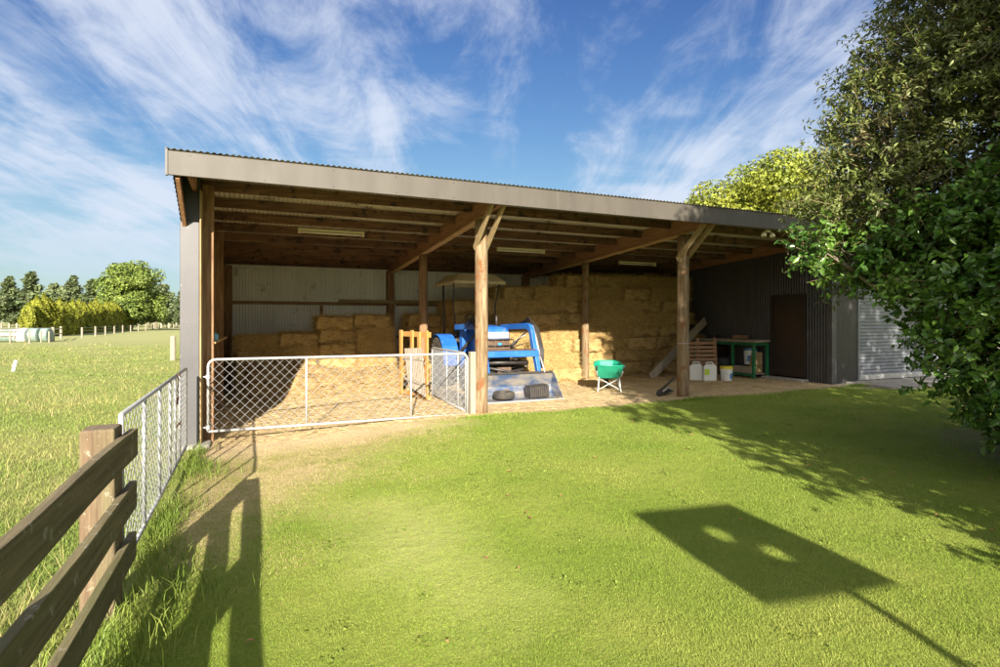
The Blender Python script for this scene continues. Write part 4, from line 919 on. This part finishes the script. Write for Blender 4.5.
def bucket_(x, y, z, r, h, m, mlid, lidh, label, tilt=(0, 0, 0), lab=None):
    b = empty('lidded_bucket', (x, y, z)); b.rotation_euler = tilt; tag(b, label, 'bucket')
    MB().lathe([(r * .86, 0), (r * .88, 0.01), (r, h * .86), (r * 1.06, h * .86), (r * 1.06, h * .90), (r, h * .91), (r, h)], n=24).build('pail', m, b, smooth=False)
    MB().lathe([(r * 1.04, h - 0.01), (r * 1.07, h), (r * 1.07, h + lidh), (r * .95, h + lidh + 0.012), (0.01, h + lidh + 0.012)], n=24).build('lid', mlid, b, smooth=False)
    MB().tube([(r * 1.05 * math.cos(a), -r * .25 - r * .9 * abs(math.sin(a)), h * .8 - h * .35 * abs(math.sin(a))) for a in np.linspace(math.pi, 2 * math.pi, 13)], 0.003, 5).build('bail', m_galv, b)
    if lab:
        V = []; a0 = lab[0]
        for i in range(7):
            a = a0 + (i - 3) * 0.16
            for z_ in (h * .18, h * .62): rr = r * (.875 + .125 * z_ / (h * .86)) + .002; V.append((rr * math.cos(a), rr * math.sin(a), z_))
        MB().raw(V, [(2 * i, 2 * i + 2, 2 * i + 3, 2 * i + 1) for i in range(6)]).build('printed_label', lab[1], b)
    return b
bx_, by_ = cw(5.84, 14.45)
bucket_(bx_, by_, g(bx_, by_), 0.15, 0.31, m_wplast, m_yel, 0.05, 'white bucket with a yellow lid standing before the green bench', lab=(R(-70), m_blab))
bucket_(13.2, 2.13, g(13.2, 2.1) + 0.34, 0.17, 0.38, m_wplast, m_teal, 0.05, 'white bucket with a teal lid tilted on the bench shelf', tilt=(R(-4), R(7), 0), lab=(R(-140), m_blab))
tub = MB().lathe([(0.13, 0), (0.17, 0.02), (0.19, 0.30), (0.20, 0.31), (0.18, 0.32)], n=24).build('storage_tub', mat('smoky_plastic', (0.06, 0.075, 0.085), 0.3), loc=(13.2, 3.05, g(13.2, 3) + 0.16)); tag(tub, 'dark smoky plastic tub on the bench shelf behind the yellow lidded bucket', 'tub')
for i in range(2):
    tb_ = MB().box((12.98 , 1.86 + i * .06, 0.0), (13.35, 1.90 + i * .06, 0.55 - .1 * i)).build('offcut_board', w_brace, loc=(0, 0, g(13, 2) + 0.14), bevel=0.004); tag(tb_, 'pale offcut board standing on the bench shelf, %s one' % ('taller' if i == 0 else 'shorter'), 'board', 'offcuts on the bench shelf')
bx2, by2 = 13.15, 2.62
bxx = MB().box((-0.2, -0.22, 0), (0.2, 0.22, 0.30)).build('dark_box', m_door, loc=(bx2 + .05, by2 + .75, g(13, 2.6) + .48), bevel=0.01); tag(bxx, 'dark box under the bench top behind the small pallet', 'box')
# jerrycans
def jerry(x, y, rz, label):
    j = empty('jerrycan', (x, y, g(x, y)), rz); tag(j, label, 'jerrycan', 'white plastic jerrycans before the brown pallet')
    MB().prism([(-0.14, 0.0), (0.14, 0.0), (0.14, 0.34), (0.10, 0.39), (-0.09, 0.39), (-0.14, 0.33)], -0.09, 0.09, 'y').build('can', m_wplast, j, bevel=0.022)
    MB().tube([(-0.07, 0, 0.385), (-0.05, 0, 0.43), (0.06, 0, 0.43), (0.09, 0, 0.385)], 0.016, 8).build('handle', m_wplast, j, smooth=True)
    MB().lathe([(0.03, 0), (0.03, 0.03), (0.025, 0.035)], (-0.105, 0, 0.36), n=14).build('cap', m_black, j); j.scale = (1.15, 1.15, 1.1)
    return j
jx, jy = cw(5.10, 14.6); j1 = jerry(jx, jy, R(-35), 'white plastic jerrycan with a brown side label, left of the pair')
MB().box((-0.145, -0.06, 0.07), (-0.141, 0.06, 0.25)).build('side_label', m_brlab, j1)
jx, jy = cw(5.40, 14.45); j2 = jerry(jx, jy, R(-30), 'white plastic jerrycan with a green sticker, right of the pair')
MB().box((-0.12, -0.096, 0.14), (-0.02, -0.092, 0.28)).build('sticker', m_ylab, j2)
# brown pallet leaning
ppx, ppy = cw(5.38, 15.1); pp = empty('wooden_pallet', (ppx, ppy, g(ppx, ppy)), R(-20)); tag(pp, 'brown wooden pallet standing behind the two white jerrycans', 'pallet')
for i in range(9): MB().beam((-0.5, -0.02 + .012 * i, 0.06 + i * 0.11), (0.5, -0.02 + .012 * i, 0.06 + i * 0.11), 0.02, 0.075).build('slat', w_brown, pp, bevel=0.003)
for x in (-0.47, 0.0, 0.47): MB().beam((x, 0.04, 0.0), (x, 0.16, 1.08), 0.06, 0.09, up=(0, 1, 0)).build('bearer', w_brown, pp, bevel=0.004)
# scrap by right post
sx, sy = cw(3.52, 11.85); sr = empty('drawbar', (sx, sy, g(sx, sy)), R(12)); tag(sr, 'black steel hitch bar lying on the ground at the foot of the right post', 'hitch bar')
MB().beam((-0.30, -0.06, 0.04), (0.28, 0.10, 0.07), 0.12, 0.03).beam((-0.2, 0.06, 0.06), (0.38, 0.10, 0.32), 0.03, 0.04).build('bar', m_black, sr, bevel=0.005)
MB().lathe([(0.055, -0.035), (0.07, -0.02), (0.07, 0.02), (0.055, 0.035)], (-0.30, -0.06, 0.075), 'y', 14).build('roller', m_black, sr, smooth=False)
MB().tube([(-0.1, 0, 0.08), (0.1, 0.05, 0.13), (0.3, 0.12, 0.10)], 0.02, 6).build('rod', m_galv, sr, smooth=True)
# blue container on the left shelf
bc = MB().box((-0.09, -0.14, 0), (0.09, 0.14, 0.10)).box((-0.07, -0.1, 0.10), (0.07, 0.10, 0.12)).build('plastic_crate', mat('light_blue_plastic', (0.16, 0.42, 0.58), 0.4), loc=(0.20, 1.0, 1.302), bevel=0.01); tag(bc, 'light blue plastic box on the shelf inside the left wall', 'box')

# ------------------------------------------------------------------ paddock: peg, posts, wrapped bales, rails, far fence
px_, py_ = cw(-11.0 / 1.0 * 1.0, 12.6)
def at(u, v, z):  # a point at depth z seen under pixel (u, v)
    return cw((u - 500) / F * z, z) + (1.6 - (v - 322) / F * z,)
x, y, _ = at(13, 370, 20.5)
pg = MB().box((-0.05, -0.03, -0.1), (0.05, 0.03, 0.42)).build('marker_peg', m_wrapw, loc=(x, y, g(x, y)), rot=(0, R(12), 0), bevel=0.008); tag(pg, 'short white peg leaning in the paddock at the far left', 'peg')
x, y, _ = at(173, 358, 26)
pq = MB().lathe([(0.12, -0.1), (0.115, 0.9), (0.11, 1.10), (0.08, 1.14)], n=12).build('strainer_post', m_pale, loc=(x, y, g(x, y)), smooth=False); tag(pq, 'pale round post standing alone in the paddock near the shed corner', 'post')
DB = 52
def wrapped(u, z, white, label):
    x, y, _ = at(u, 337, z); m = m_wrapw if white else m_wrap
    o = MB().lathe([(0.01, -0.48), (0.52, -0.47), (0.62, -0.42), (0.645, -.2), (0.62, -.1), (0.645, 0), (0.62, 0.12), (.645, .25), (.62, 0.42), (0.52, 0.47), (0.01, 0.48)], (0, 0, 0.62), 'x', 24).build('wrapped_bale', m, loc=(x, y, g(x, y)), rot=(0, 0, -TH + 0.15 + random.uniform(-.05, .05)), smooth=False)
    tag(o, label, 'wrapped bale', 'plastic wrapped bales in the paddock')
for i in range(6):
    if i != 3: wrapped(-8 + i * 10.5, 50 + (i % 2) * 0.5, False, '%s green plastic wrapped bale from the left, beside the rail fence' % ORD[i + 1 - (i > 3)])
wrapped(22, 49.4, True, 'white plastic wrapped bale standing among the green ones')
rf = empty('rail_fence', (0, 0, 0)); tag(rf, 'low pale rail fence at the end of the wrapped bales', 'fence')
for (u, v, z, hh, r) in ((53, 336, 52, 1.35, 0.13), (61, 333, 60, 1.3, 0.12), (41, 337, 49, 1.0, 0.06), (49, 337, 48.5, 1.0, 0.06), (10, 338, 46.5, 1.0, 0.06), (29.5, 338, 46.8, 1.05, 0.07)):
    x, y, _ = at(u, v, z); MB().lathe([(r, -0.1), (r, hh)], (x, y, g(x, y)), n=10).build('post', m_pale, rf)
a0 = at(0, 337, 47.5); a1 = at(53, 336, 52); 
for zz_ in (0.55, 0.95, 1.2): MB().beam((a0[0], a0[1], -0.2 + zz_), (a1[0], a1[1], -0.2 + zz_), 0.05, 0.10).build('rail', m_pale, rf)
a2 = at(61, 333, 60)
for zz_ in (0.6, 1.1): MB().beam((a1[0], a1[1], -0.2 + zz_), (a2[0], a2[1], -0.2 + zz_), 0.05, 0.10).build('rail', m_pale, rf)
ff = empty('wire_fence', (0, 0, 0)); tag(ff, 'post and wire fence running beside the golden conifer hedge', 'fence')
pp_ = []
for i in range(13):
    t = i / 12; u = 82 + 98 * t ** 0.8; z = 62 + 92 * t
    x, y, _ = at(u, 330, z); pp_.append((x, y)); MB().lathe([(0.10, -0.1), (0.10, 1.25)], (x, y, g(x, y)), n=8).build('post', m_pale, ff)
for h in (0.4, 0.8, 1.15): MB().tube([(x, y, -0.2 + h) for x, y in pp_], 0.012, 4).build('wire', m_galv, ff)
rb = empty('boundary_fence', (0, 0, 0)); tag(rb, 'distant row of pale fence posts at the foot of the pines', 'fence')
for i in range(26):
    x, y, _ = at(-6 + i * 7.6, 322, 170); MB().box((x - .2, y - .2, -.3), (x + .2, y + .2, 1.3)).build('post', m_pale, rb)

# ------------------------------------------------------------------ foliage
def leafcloud(P, Nn, size, aspect=0.5, droop=0.0, jit=0.7, quad=True, fold=0.25):
    """leaf blades at P (n,3), facing roughly Nn; each a folded 6-vertex leaf or a plain quad"""
    n = len(P); nr = Nn + rng.normal(0, jit, (n, 3)); nr /= np.linalg.norm(nr, axis=1)[:, None] + 1e-9
    d = rng.normal(0, 1, (n, 3)); d[:, 2] -= droop; d -= nr * (d * nr).sum(1)[:, None]; d /= np.linalg.norm(d, axis=1)[:, None] + 1e-9
    s = np.cross(nr, d); L1 = (size * rng.uniform(.5, 1.35, n))[:, None]; W1 = L1 * aspect * 0.5
    if quad:
        V = np.stack([P - d * L1 / 2 - s * W1, P - d * L1 / 2 + s * W1, P + d * L1 / 2 + s * W1, P + d * L1 / 2 - s * W1], 1).reshape(-1, 3)
        return V, np.arange(4 * n).reshape(n, 4)
    up = nr * W1 * fold * 2
    V = np.stack([P, P + d * L1 * .38 + s * W1 + up, P + d * L1 * .45, P + d * L1 * .38 - s * W1 + up, P + d * L1 * .75 + s * W1 * .72 + up * .6, P + d * L1 - nr * L1 * .08, P + d * L1 * .75 - s * W1 * .72 + up * .6], 1).reshape(-1, 3)
    k = np.arange(n)[:, None] * 7
    Fc = np.concatenate([k + np.array([[0, 2, 1]]), k + np.array([[0, 3, 2]]), k + np.array([[1, 2, 4]]), k + np.array([[3, 6, 2]]), k + np.array([[2, 5, 4]]), k + np.array([[2, 6, 5]])])
    return V, Fc
def lumps(c, r, n, shell=0.55):
    c = np.array(c); r = np.array(r) if np.ndim(r) else np.array([r, r, r])
    v = rng.normal(0, 1, (n, 3)); v /= np.linalg.norm(v, axis=1)[:, None]
    rad = rng.uniform(shell ** 3, 1, n) ** (1 / 3)
    return c + v * rad[:, None] * r, v
def sprays(c, r, ns, per, ln=0.35):
    """leaves gathered on short shoots pushing out of a lump: uneven outline with gaps; also returns the shoots"""
    c = np.array(c); v = rng.normal(0, 1, (ns, 3)); v /= np.linalg.norm(v, axis=1)[:, None]
    b = c + v * (np.ones(3) * r) * rng.uniform(0.45, 0.92, ns)[:, None]
    dr = v + rng.normal(0, 0.45, (ns, 3)) + np.array([0, 0, 0.15]); dr /= np.linalg.norm(dr, axis=1)[:, None]
    l = rng.uniform(0.5, 1.3, ns) * ln
    t = rng.uniform(0, 1, (ns, per)); P = b[:, None] + dr[:, None] * (t * l[:, None])[:, :, None] + rng.normal(0, 0.022, (ns, per, 3))
    return P.reshape(-1, 3), np.repeat(dr * 0.6 + np.array([0, 0, .5]), per, 0), b, b + dr * l[:, None]
def shoots(mb_v, mb_f, b, e, r=0.0035):
    n = len(b); d = e - b; a = np.cross(d, [0.3, 0.2, 1.0]); a /= np.linalg.norm(a, axis=1)[:, None] + 1e-9; c_ = np.cross(d, a); c_ /= np.linalg.norm(c_, axis=1)[:, None] + 1e-9
    ring = [a, -0.5 * a + .87 * c_, -0.5 * a - .87 * c_]
    V = np.stack([b + q * r for q in ring] + [e + q * r * .4 for q in ring], 1).reshape(-1, 3); k = np.arange(n)[:, None] * 6
    return V, np.concatenate([k + np.array([[0, 1, 4, 3]]), k + np.array([[1, 2, 5, 4]]), k + np.array([[2, 0, 3, 5]])])
def big_shrub(name, label, cat, trunk_xz, clumps, m_leaf, size, aspect, per, nsp, ln):
    tx, ty = cw(*trunk_xz); t = empty(name, (tx, ty, g(tx, ty))); tag(t, label, cat)
    o_ = np.array([tx, ty, g(tx, ty)])
    VV, FF, SV, SF = [], [], [], []; b1 = 0; b2 = 0
    tk = MB()
    for (x, z, h, r) in clumps:
        c = np.array(cw(x, z, h)) - o_
        P, Nn, b, e = sprays(c, r, int(nsp * r * r), per, ln)
        V, Fc = leafcloud(P, Nn, size, aspect, 0.2, 0.55, quad=False); VV.append(V); FF.append(Fc + b1); b1 += len(V)
        V, Fc = shoots(None, None, b, e); SV.append(V); SF.append(Fc + b2); b2 += len(V)
        mid_ = Vector(c) * 0.5 + Vector((random.uniform(-.2, .2), random.uniform(-.2, .2), 0.25))
        tk.tube([(0, 0, 0.25 * c[2]), mid_ * 0.6, mid_, Vector(c) * 0.86, Vector(c)], 0.05, 7, 0.012)
        for _ in range(7):
            q = Vector(c) + Vector(rng.normal(0, 1, 3)).normalized() * r * 0.8; tk.tube([Vector(c) * 0.9, (Vector(c) + q) / 2 + Vector((0, 0, .05)), q], 0.014, 5, 0.005)
    tk.tube([(0, 0, -0.2), (0.02, 0.03, 0.5), (-0.03, 0.02, 1.4), (0, 0, 2.4)], 0.13, 12, 0.06)
    tk.build('trunk', m_bark, t, smooth=True)
    npmesh('crown', np.concatenate(VV), np.concatenate(FF), m_leaf, t)
    npmesh('twigs', np.concatenate(SV), np.concatenate(SF), m_twig, t)
    return t
big_shrub('broadleaf_tree', 'tall olive and bronze leaved tree at the right edge above the glossy shrub', 'tree', (6.6, 6.6), [
    (4.10, 6.3, 3.1, .62), (4.35, 6.4, 3.7, .6), (4.75, 6.4, 4.2, .75), (5.15, 6.6, 4.9, .72), (5.5, 6.6, 5.5, .8), (4.7, 6.3, 2.9, .75), (5.5, 6.4, 3.6, .95), (6.3, 6.5, 4.5, 1.1),
    (6.5, 7, 5.8, 1.1), (6.8, 6.5, 3.2, 1.2), (5.9, 7.0, 6.4, .85), (7.4, 7, 5, 1.2), (7.6, 6.6, 6.6, 1.1), (3.75, 6.35, 2.75, .40), (5.4, 5.8, 4.6, .7), (5.9, 5.6, 3.8, .8), (5.0, 7.2, 3.3, .8), (6.9,7.4,2.2,.9), (8.4, 7, 4, 1.3),
    (4.25, 6.5, 2.35, .45), (4.9, 7.3, 4.4, .6), (5.3, 6.0, 5.3, .5)],
    m_leafA, 0.066, 0.34, 34, 330, 0.36)
big_shrub('glossy_shrub', 'glossy dark green broadleaf shrub hanging over the lawn at the right edge', 'shrub', (6.3, 5.6), [
    (4.68, 5.5, 2.15, .82), (4.82, 5.4, 1.45, .78), (5.15, 5.4, 1.0, .65), (5.45, 5.3, .55, .55), (5.2, 5.1, 2.7, .85), (5.2, 4.8, 1.9, .75), (5.5, 5.0, 3.3, .75), (5.4, 4.7, 1.2, .7), (6.0, 5.2, .8, .9),
    (6.2, 5, 1.8, 1.0), (6.4, 5.3, 3.0, .9), (4.55, 5.9, 2.45, .55), (3.55, 6.0, 2.32, .26), (3.9, 6.0, 2.3, .34), (4.25, 5.9, 2.2, .42), (5.7, 4.6, 2.6, .7), (6.9, 5.6, 1.2, 1.0), (5.6, 4.6, .45, .5), (6.3, 4.3, .8, .8)],
    m_leafB, 0.078, 0.52, 20, 400, 0.28)
big_shrub('garden_tree', 'large leafy tree just outside the picture at the right of the lawn', 'tree', (4.9, 2.3), [
    (5.3, 2.2, 5.0, .9), (6.2, 2.2, 5.2, 1.1), (5.6, 2.2, 6.2, .9), (6.8, 2.6, 6.6, 1.2), (7.8, 2.6, 5.6, 1.3), (8.2, 3, 7.0, 1.3), (4.75, 1.6, 4.2, .7), (6.6, 3.2, 4.2, 1.2), (7.8, 3.6, 3.4, 1.3), (7.2, 3.0, 2.0, 1.2), (5.0, 1.9, 6.9, .7), (9.2, 3.4, 4.6, 1.3), (8.8, 3.8, 2.2, 1.3), (5.9, 1.8, 7.4, .8),
    (5.5, 2.2, 7.5, .95), (6.6, 2.3, 7.6, 1.1), (7.8, 2.5, 7.7, 1.2), (9.0, 2.6, 7.7, 1.3), (9.6, 3, 6.2, 1.3), (10.3, 3.2, 5, 1.3), (10.5, 3.4, 3.2, 1.3), (10.5, 3, 7.2, 1.3), (11.8, 3.4, 5.5, 1.4), (12, 3.4, 7.2, 1.4), (13, 3.5, 6, 1.4), (6.2, 2.0, 6.6, 1.0), (7.2, 2.0, 6.0, 1.0), (12, 3.4, 3.6, 1.3),
    (4.3, 2.2, 1.4, .65), (4.9, 1.6, 2.5, .9), (4.5, 2.7, .8, .6), (4.2, 1.0, 3.3, .75), (4.9, 3.2, .9, .8), (5.2, 2.4, 1.6, .9), (4.0, .7, 2.2, .6), (3.5, 0.6, 3.7, .45), (5.6, 1.5, 3.4, 1.0), (5.2, 0.6, 4.2, 1.0), (5.6, 3.2, 2.2, 0.9), (4.2, 1.4, .7, .7)],
    m_leafB, 0.10, 0.55, 13, 200, 0.28)

def far_tree(name, label, cat, x, y, kind, H, Wd, m_leaf, n=5000, size=0.5, group=None, z0=0.0):
    t = empty(name, (x, y, g(x, y))); tag(t, label, cat, group)
    if kind == 'cone':      # pine: whorls of branches, pointed, ragged
        P = []; Nn = []
        nb = 46
        for i in range(nb):
            h = z0 + (H - z0) * (i / nb) ** 0.9; rr = Wd / 2 * (1 - (i / nb) ** 1.4) * random.uniform(.6, 1.15) + 0.15
            a = random.uniform(0, 2 * math.pi); q = n // nb; tt = rng.uniform(0.1, 1, q)
            c = np.stack([np.cos(a) * rr * tt, np.sin(a) * rr * tt, h + 0.35 * rr * tt ** 2], 1) + rng.normal(0, 0.30 + 0.05 * rr, (q, 3)) * np.array([1, 1, .6])
            P.append(c); Nn.append(rng.normal(0, .5, (q, 3)) + [0, 0, 1])
        P = np.concatenate(P); Nn = np.concatenate(Nn)
    elif kind == 'column':
        tt = rng.uniform(0, 1, n); a = rng.uniform(0, 2 * np.pi, n); rr = Wd / 2 * np.sqrt(np.clip(1 - (2 * tt - 0.85) ** 4, 0.03, 1)) * np.clip((1.04 - tt) * 3, 0, 1) ** .6
        rr = rr * (0.8 + 0.28 * np.sin(a * 5 + tt * 4) * np.sin(tt * 9 + a)) * rng.uniform(.75, 1.05, n)
        P = np.stack([np.cos(a) * rr, np.sin(a) * rr, tt * H], 1); Nn = np.stack([np.cos(a), np.sin(a), np.full(n, .3)], 1)
    else:                   # rounded, made of many uneven boughs
        P = []; Nn = []
        nb = 64
        for i in range(nb):
            v = np.array(Vector(rng.normal(0, 1, 3)).normalized()); hz = rng.uniform(0.04, 1)
            c = np.array([v[0] * Wd * .36, v[1] * Wd * .36, z0 + (H - z0) * (0.12 + 0.72 * hz)]); 
            c[:2] *= np.sqrt(max(0.08, 1 - abs(hz * 1.25 - 0.45) ** 2.2)) 
            r_ = Wd * rng.uniform(.10, .18)
            p, nn = lumps(c, (r_, r_, r_ * .8), n // nb, 0.5); P.append(p); Nn.append(nn)
        P = np.concatenate(P); Nn = np.concatenate(Nn)
    V, Fc = leafcloud(P, Nn + np.array([0, 0, .3]), size, 0.6, 0, 0.5)
    tk = MB().tube([(0, 0, -0.3), (0.05, 0, H * .4), (0, 0.05, H * .85)], 0.018 * H + 0.08, 8, 0.05)
    for i in range(6):
        a = i * 1.1; h = H * (0.25 + .1 * i); tk.tube([(0, 0, h), (math.cos(a) * Wd * .15, math.sin(a) * Wd * .15, h + H * .06), (math.cos(a) * Wd * .3, math.sin(a) * Wd * .3, h + H * .1)], 0.05 + .004 * H, 5, 0.03)
    tk.build('trunk', m_bark, t)
    npmesh('crown', V, Fc, m_leaf, t)
    return t
def place(src, u, z, s, label, group, rz=None, sz=None):
    c = copy_tree(src); x, y, _ = at(u, 322, z); c.location = (x, y, g(x, y)); c.scale = (s, s, sz or s); c.rotation_euler = (0, 0, random.uniform(0, 6) if rz is None else rz); c['label'] = label; c['group'] = group
    return c
# yellow green tree behind the shed
x, y, _ = at(755, 200, 38); far_tree('willow_tree', 'lime green rounded tree rising behind the shed roof', 'tree', x, y, 'round', 13.2, 13.5, m_lime, 95000, 0.165, z0=1)
# big cypress left
x, y, _ = at(131, 322, 118); far_tree('cypress_tree', 'big spreading bright green cypress behind the conifer hedge', 'tree', x, y, 'round', 15.6, 14, m_maca, 26000, 0.42, z0=0)
x, y, _ = at(156, 322, 150); far_tree('cypress_tree', 'darker cypress just right of the big spreading one', 'tree', x, y, 'round', 14.0, 10, m_pine, 9000, 0.55, z0=0)
# pines
GP = 'pines along the far side of the paddock'
p0 = far_tree('pine_tree', 'first pine from the left at the far edge of the paddock', 'tree', 0, 0, 'cone', 17, 10, m_pine, 7000, 0.75, GP, z0=1.5)
p1 = far_tree('pine_tree', 'second pine from the left at the far edge of the paddock', 'tree', 0, 0, 'round', 15, 11, m_pine, 7000, 0.75, GP, z0=1)
us = [-16, -3, 9, 20, 31, 42, 54, 64, 73, 83, 92, 104, 116, 150, 163, 172, 181, 190]
for i, u in enumerate(us):
    z = 190 + 18 * math.sin(i * 2.3); s = [1.15, 1.05, .92, 1.0, 1.12, .85, .85, 1.05, .98, .9, .88, .8, .8, .8, .7, .72, .66, .6][i]
    src = (p0, p1)[i % 2]
    lab = '%s pine from the left at the far edge of the paddock' % (ORD[i + 1] if i + 1 < len(ORD) else 'last')
    if i < 2:
        x, y, _ = at(u, 322, z); src.location = (x, y, g(x, y)); src.scale = (s, s, s); src['label'] = lab
    else: place(src, u, z, s, lab, GP)
for i in range(12): place(p1, -12 + i * 11.5, 225 + 9 * math.sin(i * 3), 0.82 + 0.08 * math.sin(i * 1.9), 'round crowned pine in the back row, %s from the left' % ORD[i + 1], GP)
# golden conifer hedge: a row of separate columns
GH = 'golden conifers in the hedge row'
h0 = far_tree('golden_conifer', 'x', 'conifer', 0, 0, 'column', 5.6, 2.6, m_hedge, 5200, 0.22, GH)
nH = 17
for i in range(nH):
    t = i / (nH - 1)
    if i == 0: u, z, s = 29, 66, 0.74
    elif i == 1: u, z, s = 37, 68, 0.98
    elif i == 2: u, z, s = 44, 69, 0.95
    else:
        t = (i - 3) / (nH - 4); u = 51 + 76 * t ** 0.85; z = 70 + 48 * t; s = 0.86 + 0.06 * math.sin(i * 2.1) + 0.24 * t
    lab = '%s golden conifer from the left in the hedge row' % ORD[i + 1]
    if i == 0: x, y, _ = at(u, 322, z); h0.location = (x, y, g(x, y)); h0.scale = (s, s, s); h0['label'] = lab
    else: place(h0, u, z, s, lab, GH, sz=s * random.uniform(.92, 1.02))
# tree behind the camera to the left whose shade falls on the paddock
x, y = cw(-12.5, -4.5); far_tree('garden_tree', 'garden tree standing outside the picture to the left', 'tree', x, y, 'round', 7.6, 5.0, m_maca, 9000, 0.22, z0=2.5)
# board on a pole behind the camera, whose shade falls on the lawn
bx0 = Vector(cw(1.48 + 0.58, 3.18 - 5.25)); bx1 = Vector(cw(2.41 + 0.60, 3.43 - 5.25)); dv = (bx1 - bx0); Wb = dv.length
sb = empty('notice_board', (bx0.x, bx0.y, g(bx0.x, bx0.y)), math.atan2(dv.y, dv.x)); tag(sb, 'board with two openings on a pole outside the picture', 'board')
HBd = 0.64; zb_ = 2.24; nxg, nyg = 48, 34; bm_ = MB()
V = [(Wb * i / nxg - 0.22 * j / nyg, 0, zb_ + HBd * j / nyg) for j in range(nyg + 1) for i in range(nxg + 1)]; Fc = []
for j in range(nyg):
    for i in range(nxg):
        a, b_ = (i + .5) / nxg, (j + .5) / nyg
        if ((a - 0.44) / 0.075) ** 2 + ((b_ - 0.62) / 0.10) ** 2 < 1 or ((a - 0.60) / 0.09) ** 2 + ((b_ - 0.36) / 0.075) ** 2 < 1: continue
        k_ = j * (nxg + 1) + i; Fc.append((k_, k_ + 1, k_ + nxg + 2, k_ + nxg + 1))
bm_.raw(V, Fc).build('panel', w_grey, sb, solid=0.03)
MB().tube([(Wb * .62, 0.05, -0.3), (Wb * .60, 0.05, zb_ + 0.4)], 0.032, 10).build('pole', m_galv, sb, smooth=True)
# a leaf or two on the lawn
lf = MB()
for i in range(46):
    x, y = cw(random.uniform(-1.5, 5), random.uniform(3, 10)); z = g(x, y) + 0.03; a = random.uniform(0, 6); s_ = random.uniform(.015, .035)
    if x < 0.3 or y > -0.4: continue
    lf.raw([(x, y, z), (x + s_ * math.cos(a), y + s_ * math.sin(a), z + .01), (x + 2 * s_ * math.cos(a + .4), y + 2 * s_ * math.sin(a + .4), z), (x + s_ * math.cos(a + .9), y + s_ * math.sin(a + .9), z + .008)], [(0, 1, 2, 3)])
struct(lf.build('fallen_leaves', mat('dead_leaf', (0.30, 0.15, 0.06), 0.8, rnd=0.4)), 'stuff', 'small brown fallen leaves on the lawn')

# broad leaved weeds in the lawn
cx = []; 
for i in range(150):
    x, z = random.uniform(-2.4, 6), random.uniform(2.2, 9.5); x, y = cw(x, z)
    if x < 0.4 or y > -0.9: continue
    k_ = random.randint(5, 26); r_ = random.uniform(.02, .09); cx.append(np.stack([x + rng.normal(0, r_, k_), y + rng.normal(0, r_, k_)], 1))
cx = np.concatenate(cx); P = np.stack([cx[:, 0], cx[:, 1], gh(cx[:, 0], cx[:, 1]) + rng.uniform(0.006, 0.022, len(cx))], 1)
V, Fc = leafcloud(P, np.tile([0, 0, 1.0], (len(P), 1)), 0.020, 0.8, 0, 0.35, quad=False)
struct(npmesh('clover', V, Fc, m_long), 'stuff', 'small clover and weed leaves dotted through the lawn')
# clutter round the bench
MBx = MB()
for i in range(5): MBx.tube([(0.17 * (1 - .04 * i) * math.cos(a), 0.17 * (1 - .04 * i) * math.sin(a), 0.012 + 0.022 * i) for a in np.linspace(0, 2 * math.pi, 25)], 0.012, 6, cap=False)
hz = MBx.build('coiled_hose', m_black, smooth=True, loc=(13.2, 3.5, g(13.2, 3.5) + 1.03)); tag(hz, 'coil of black hose lying on the far end of the workbench top', 'hose')
cr = empty('crate', (13.18, 2.45, g(13.2, 2.4) + 1.035), R(8)); tag(cr, 'shallow wooden crate on the workbench top', 'crate')
for lo_, hi_ in (((-0.16, -0.13, 0), (0.16, 0.13, 0.012)), ((-0.16, -0.13, 0.013), (-0.148, 0.13, 0.10)), ((0.148, -0.13, 0.013), (0.16, 0.13, 0.10)), ((-0.147, -0.13, 0.013), (0.147, -0.118, 0.10)), ((-0.147, 0.118, 0.013), (0.147, 0.13, 0.10))):
    MB().box(lo_, hi_).build('board', w_brown, cr)
sk = MB().lathe([(0.02, 0), (0.20, 0.01), (0.25, 0.10), (0.24, 0.28), (0.17, 0.42), (0.07, 0.47), (0.10, 0.53), (0.04, 0.54)], n=18)
sk.v = [(x * (1 + .10 * math.sin(z * 19 + x * 14)), y * (1 + .10 * math.sin(z * 17 + y * 12)), z) for x, y, z in sk.v]
so = sk.build('feed_sack', mat('sack_cloth', (0.16, 0.14, 0.11), 0.9, var=(0.22, 0.19, 0.15), scale=(9, 9, 9), bump=0.4), smooth=True, loc=(13.15, 3.75, g(13.2, 3.7) + 0.02)); tag(so, 'dull brown feed sack slumped under the far end of the bench', 'sack')
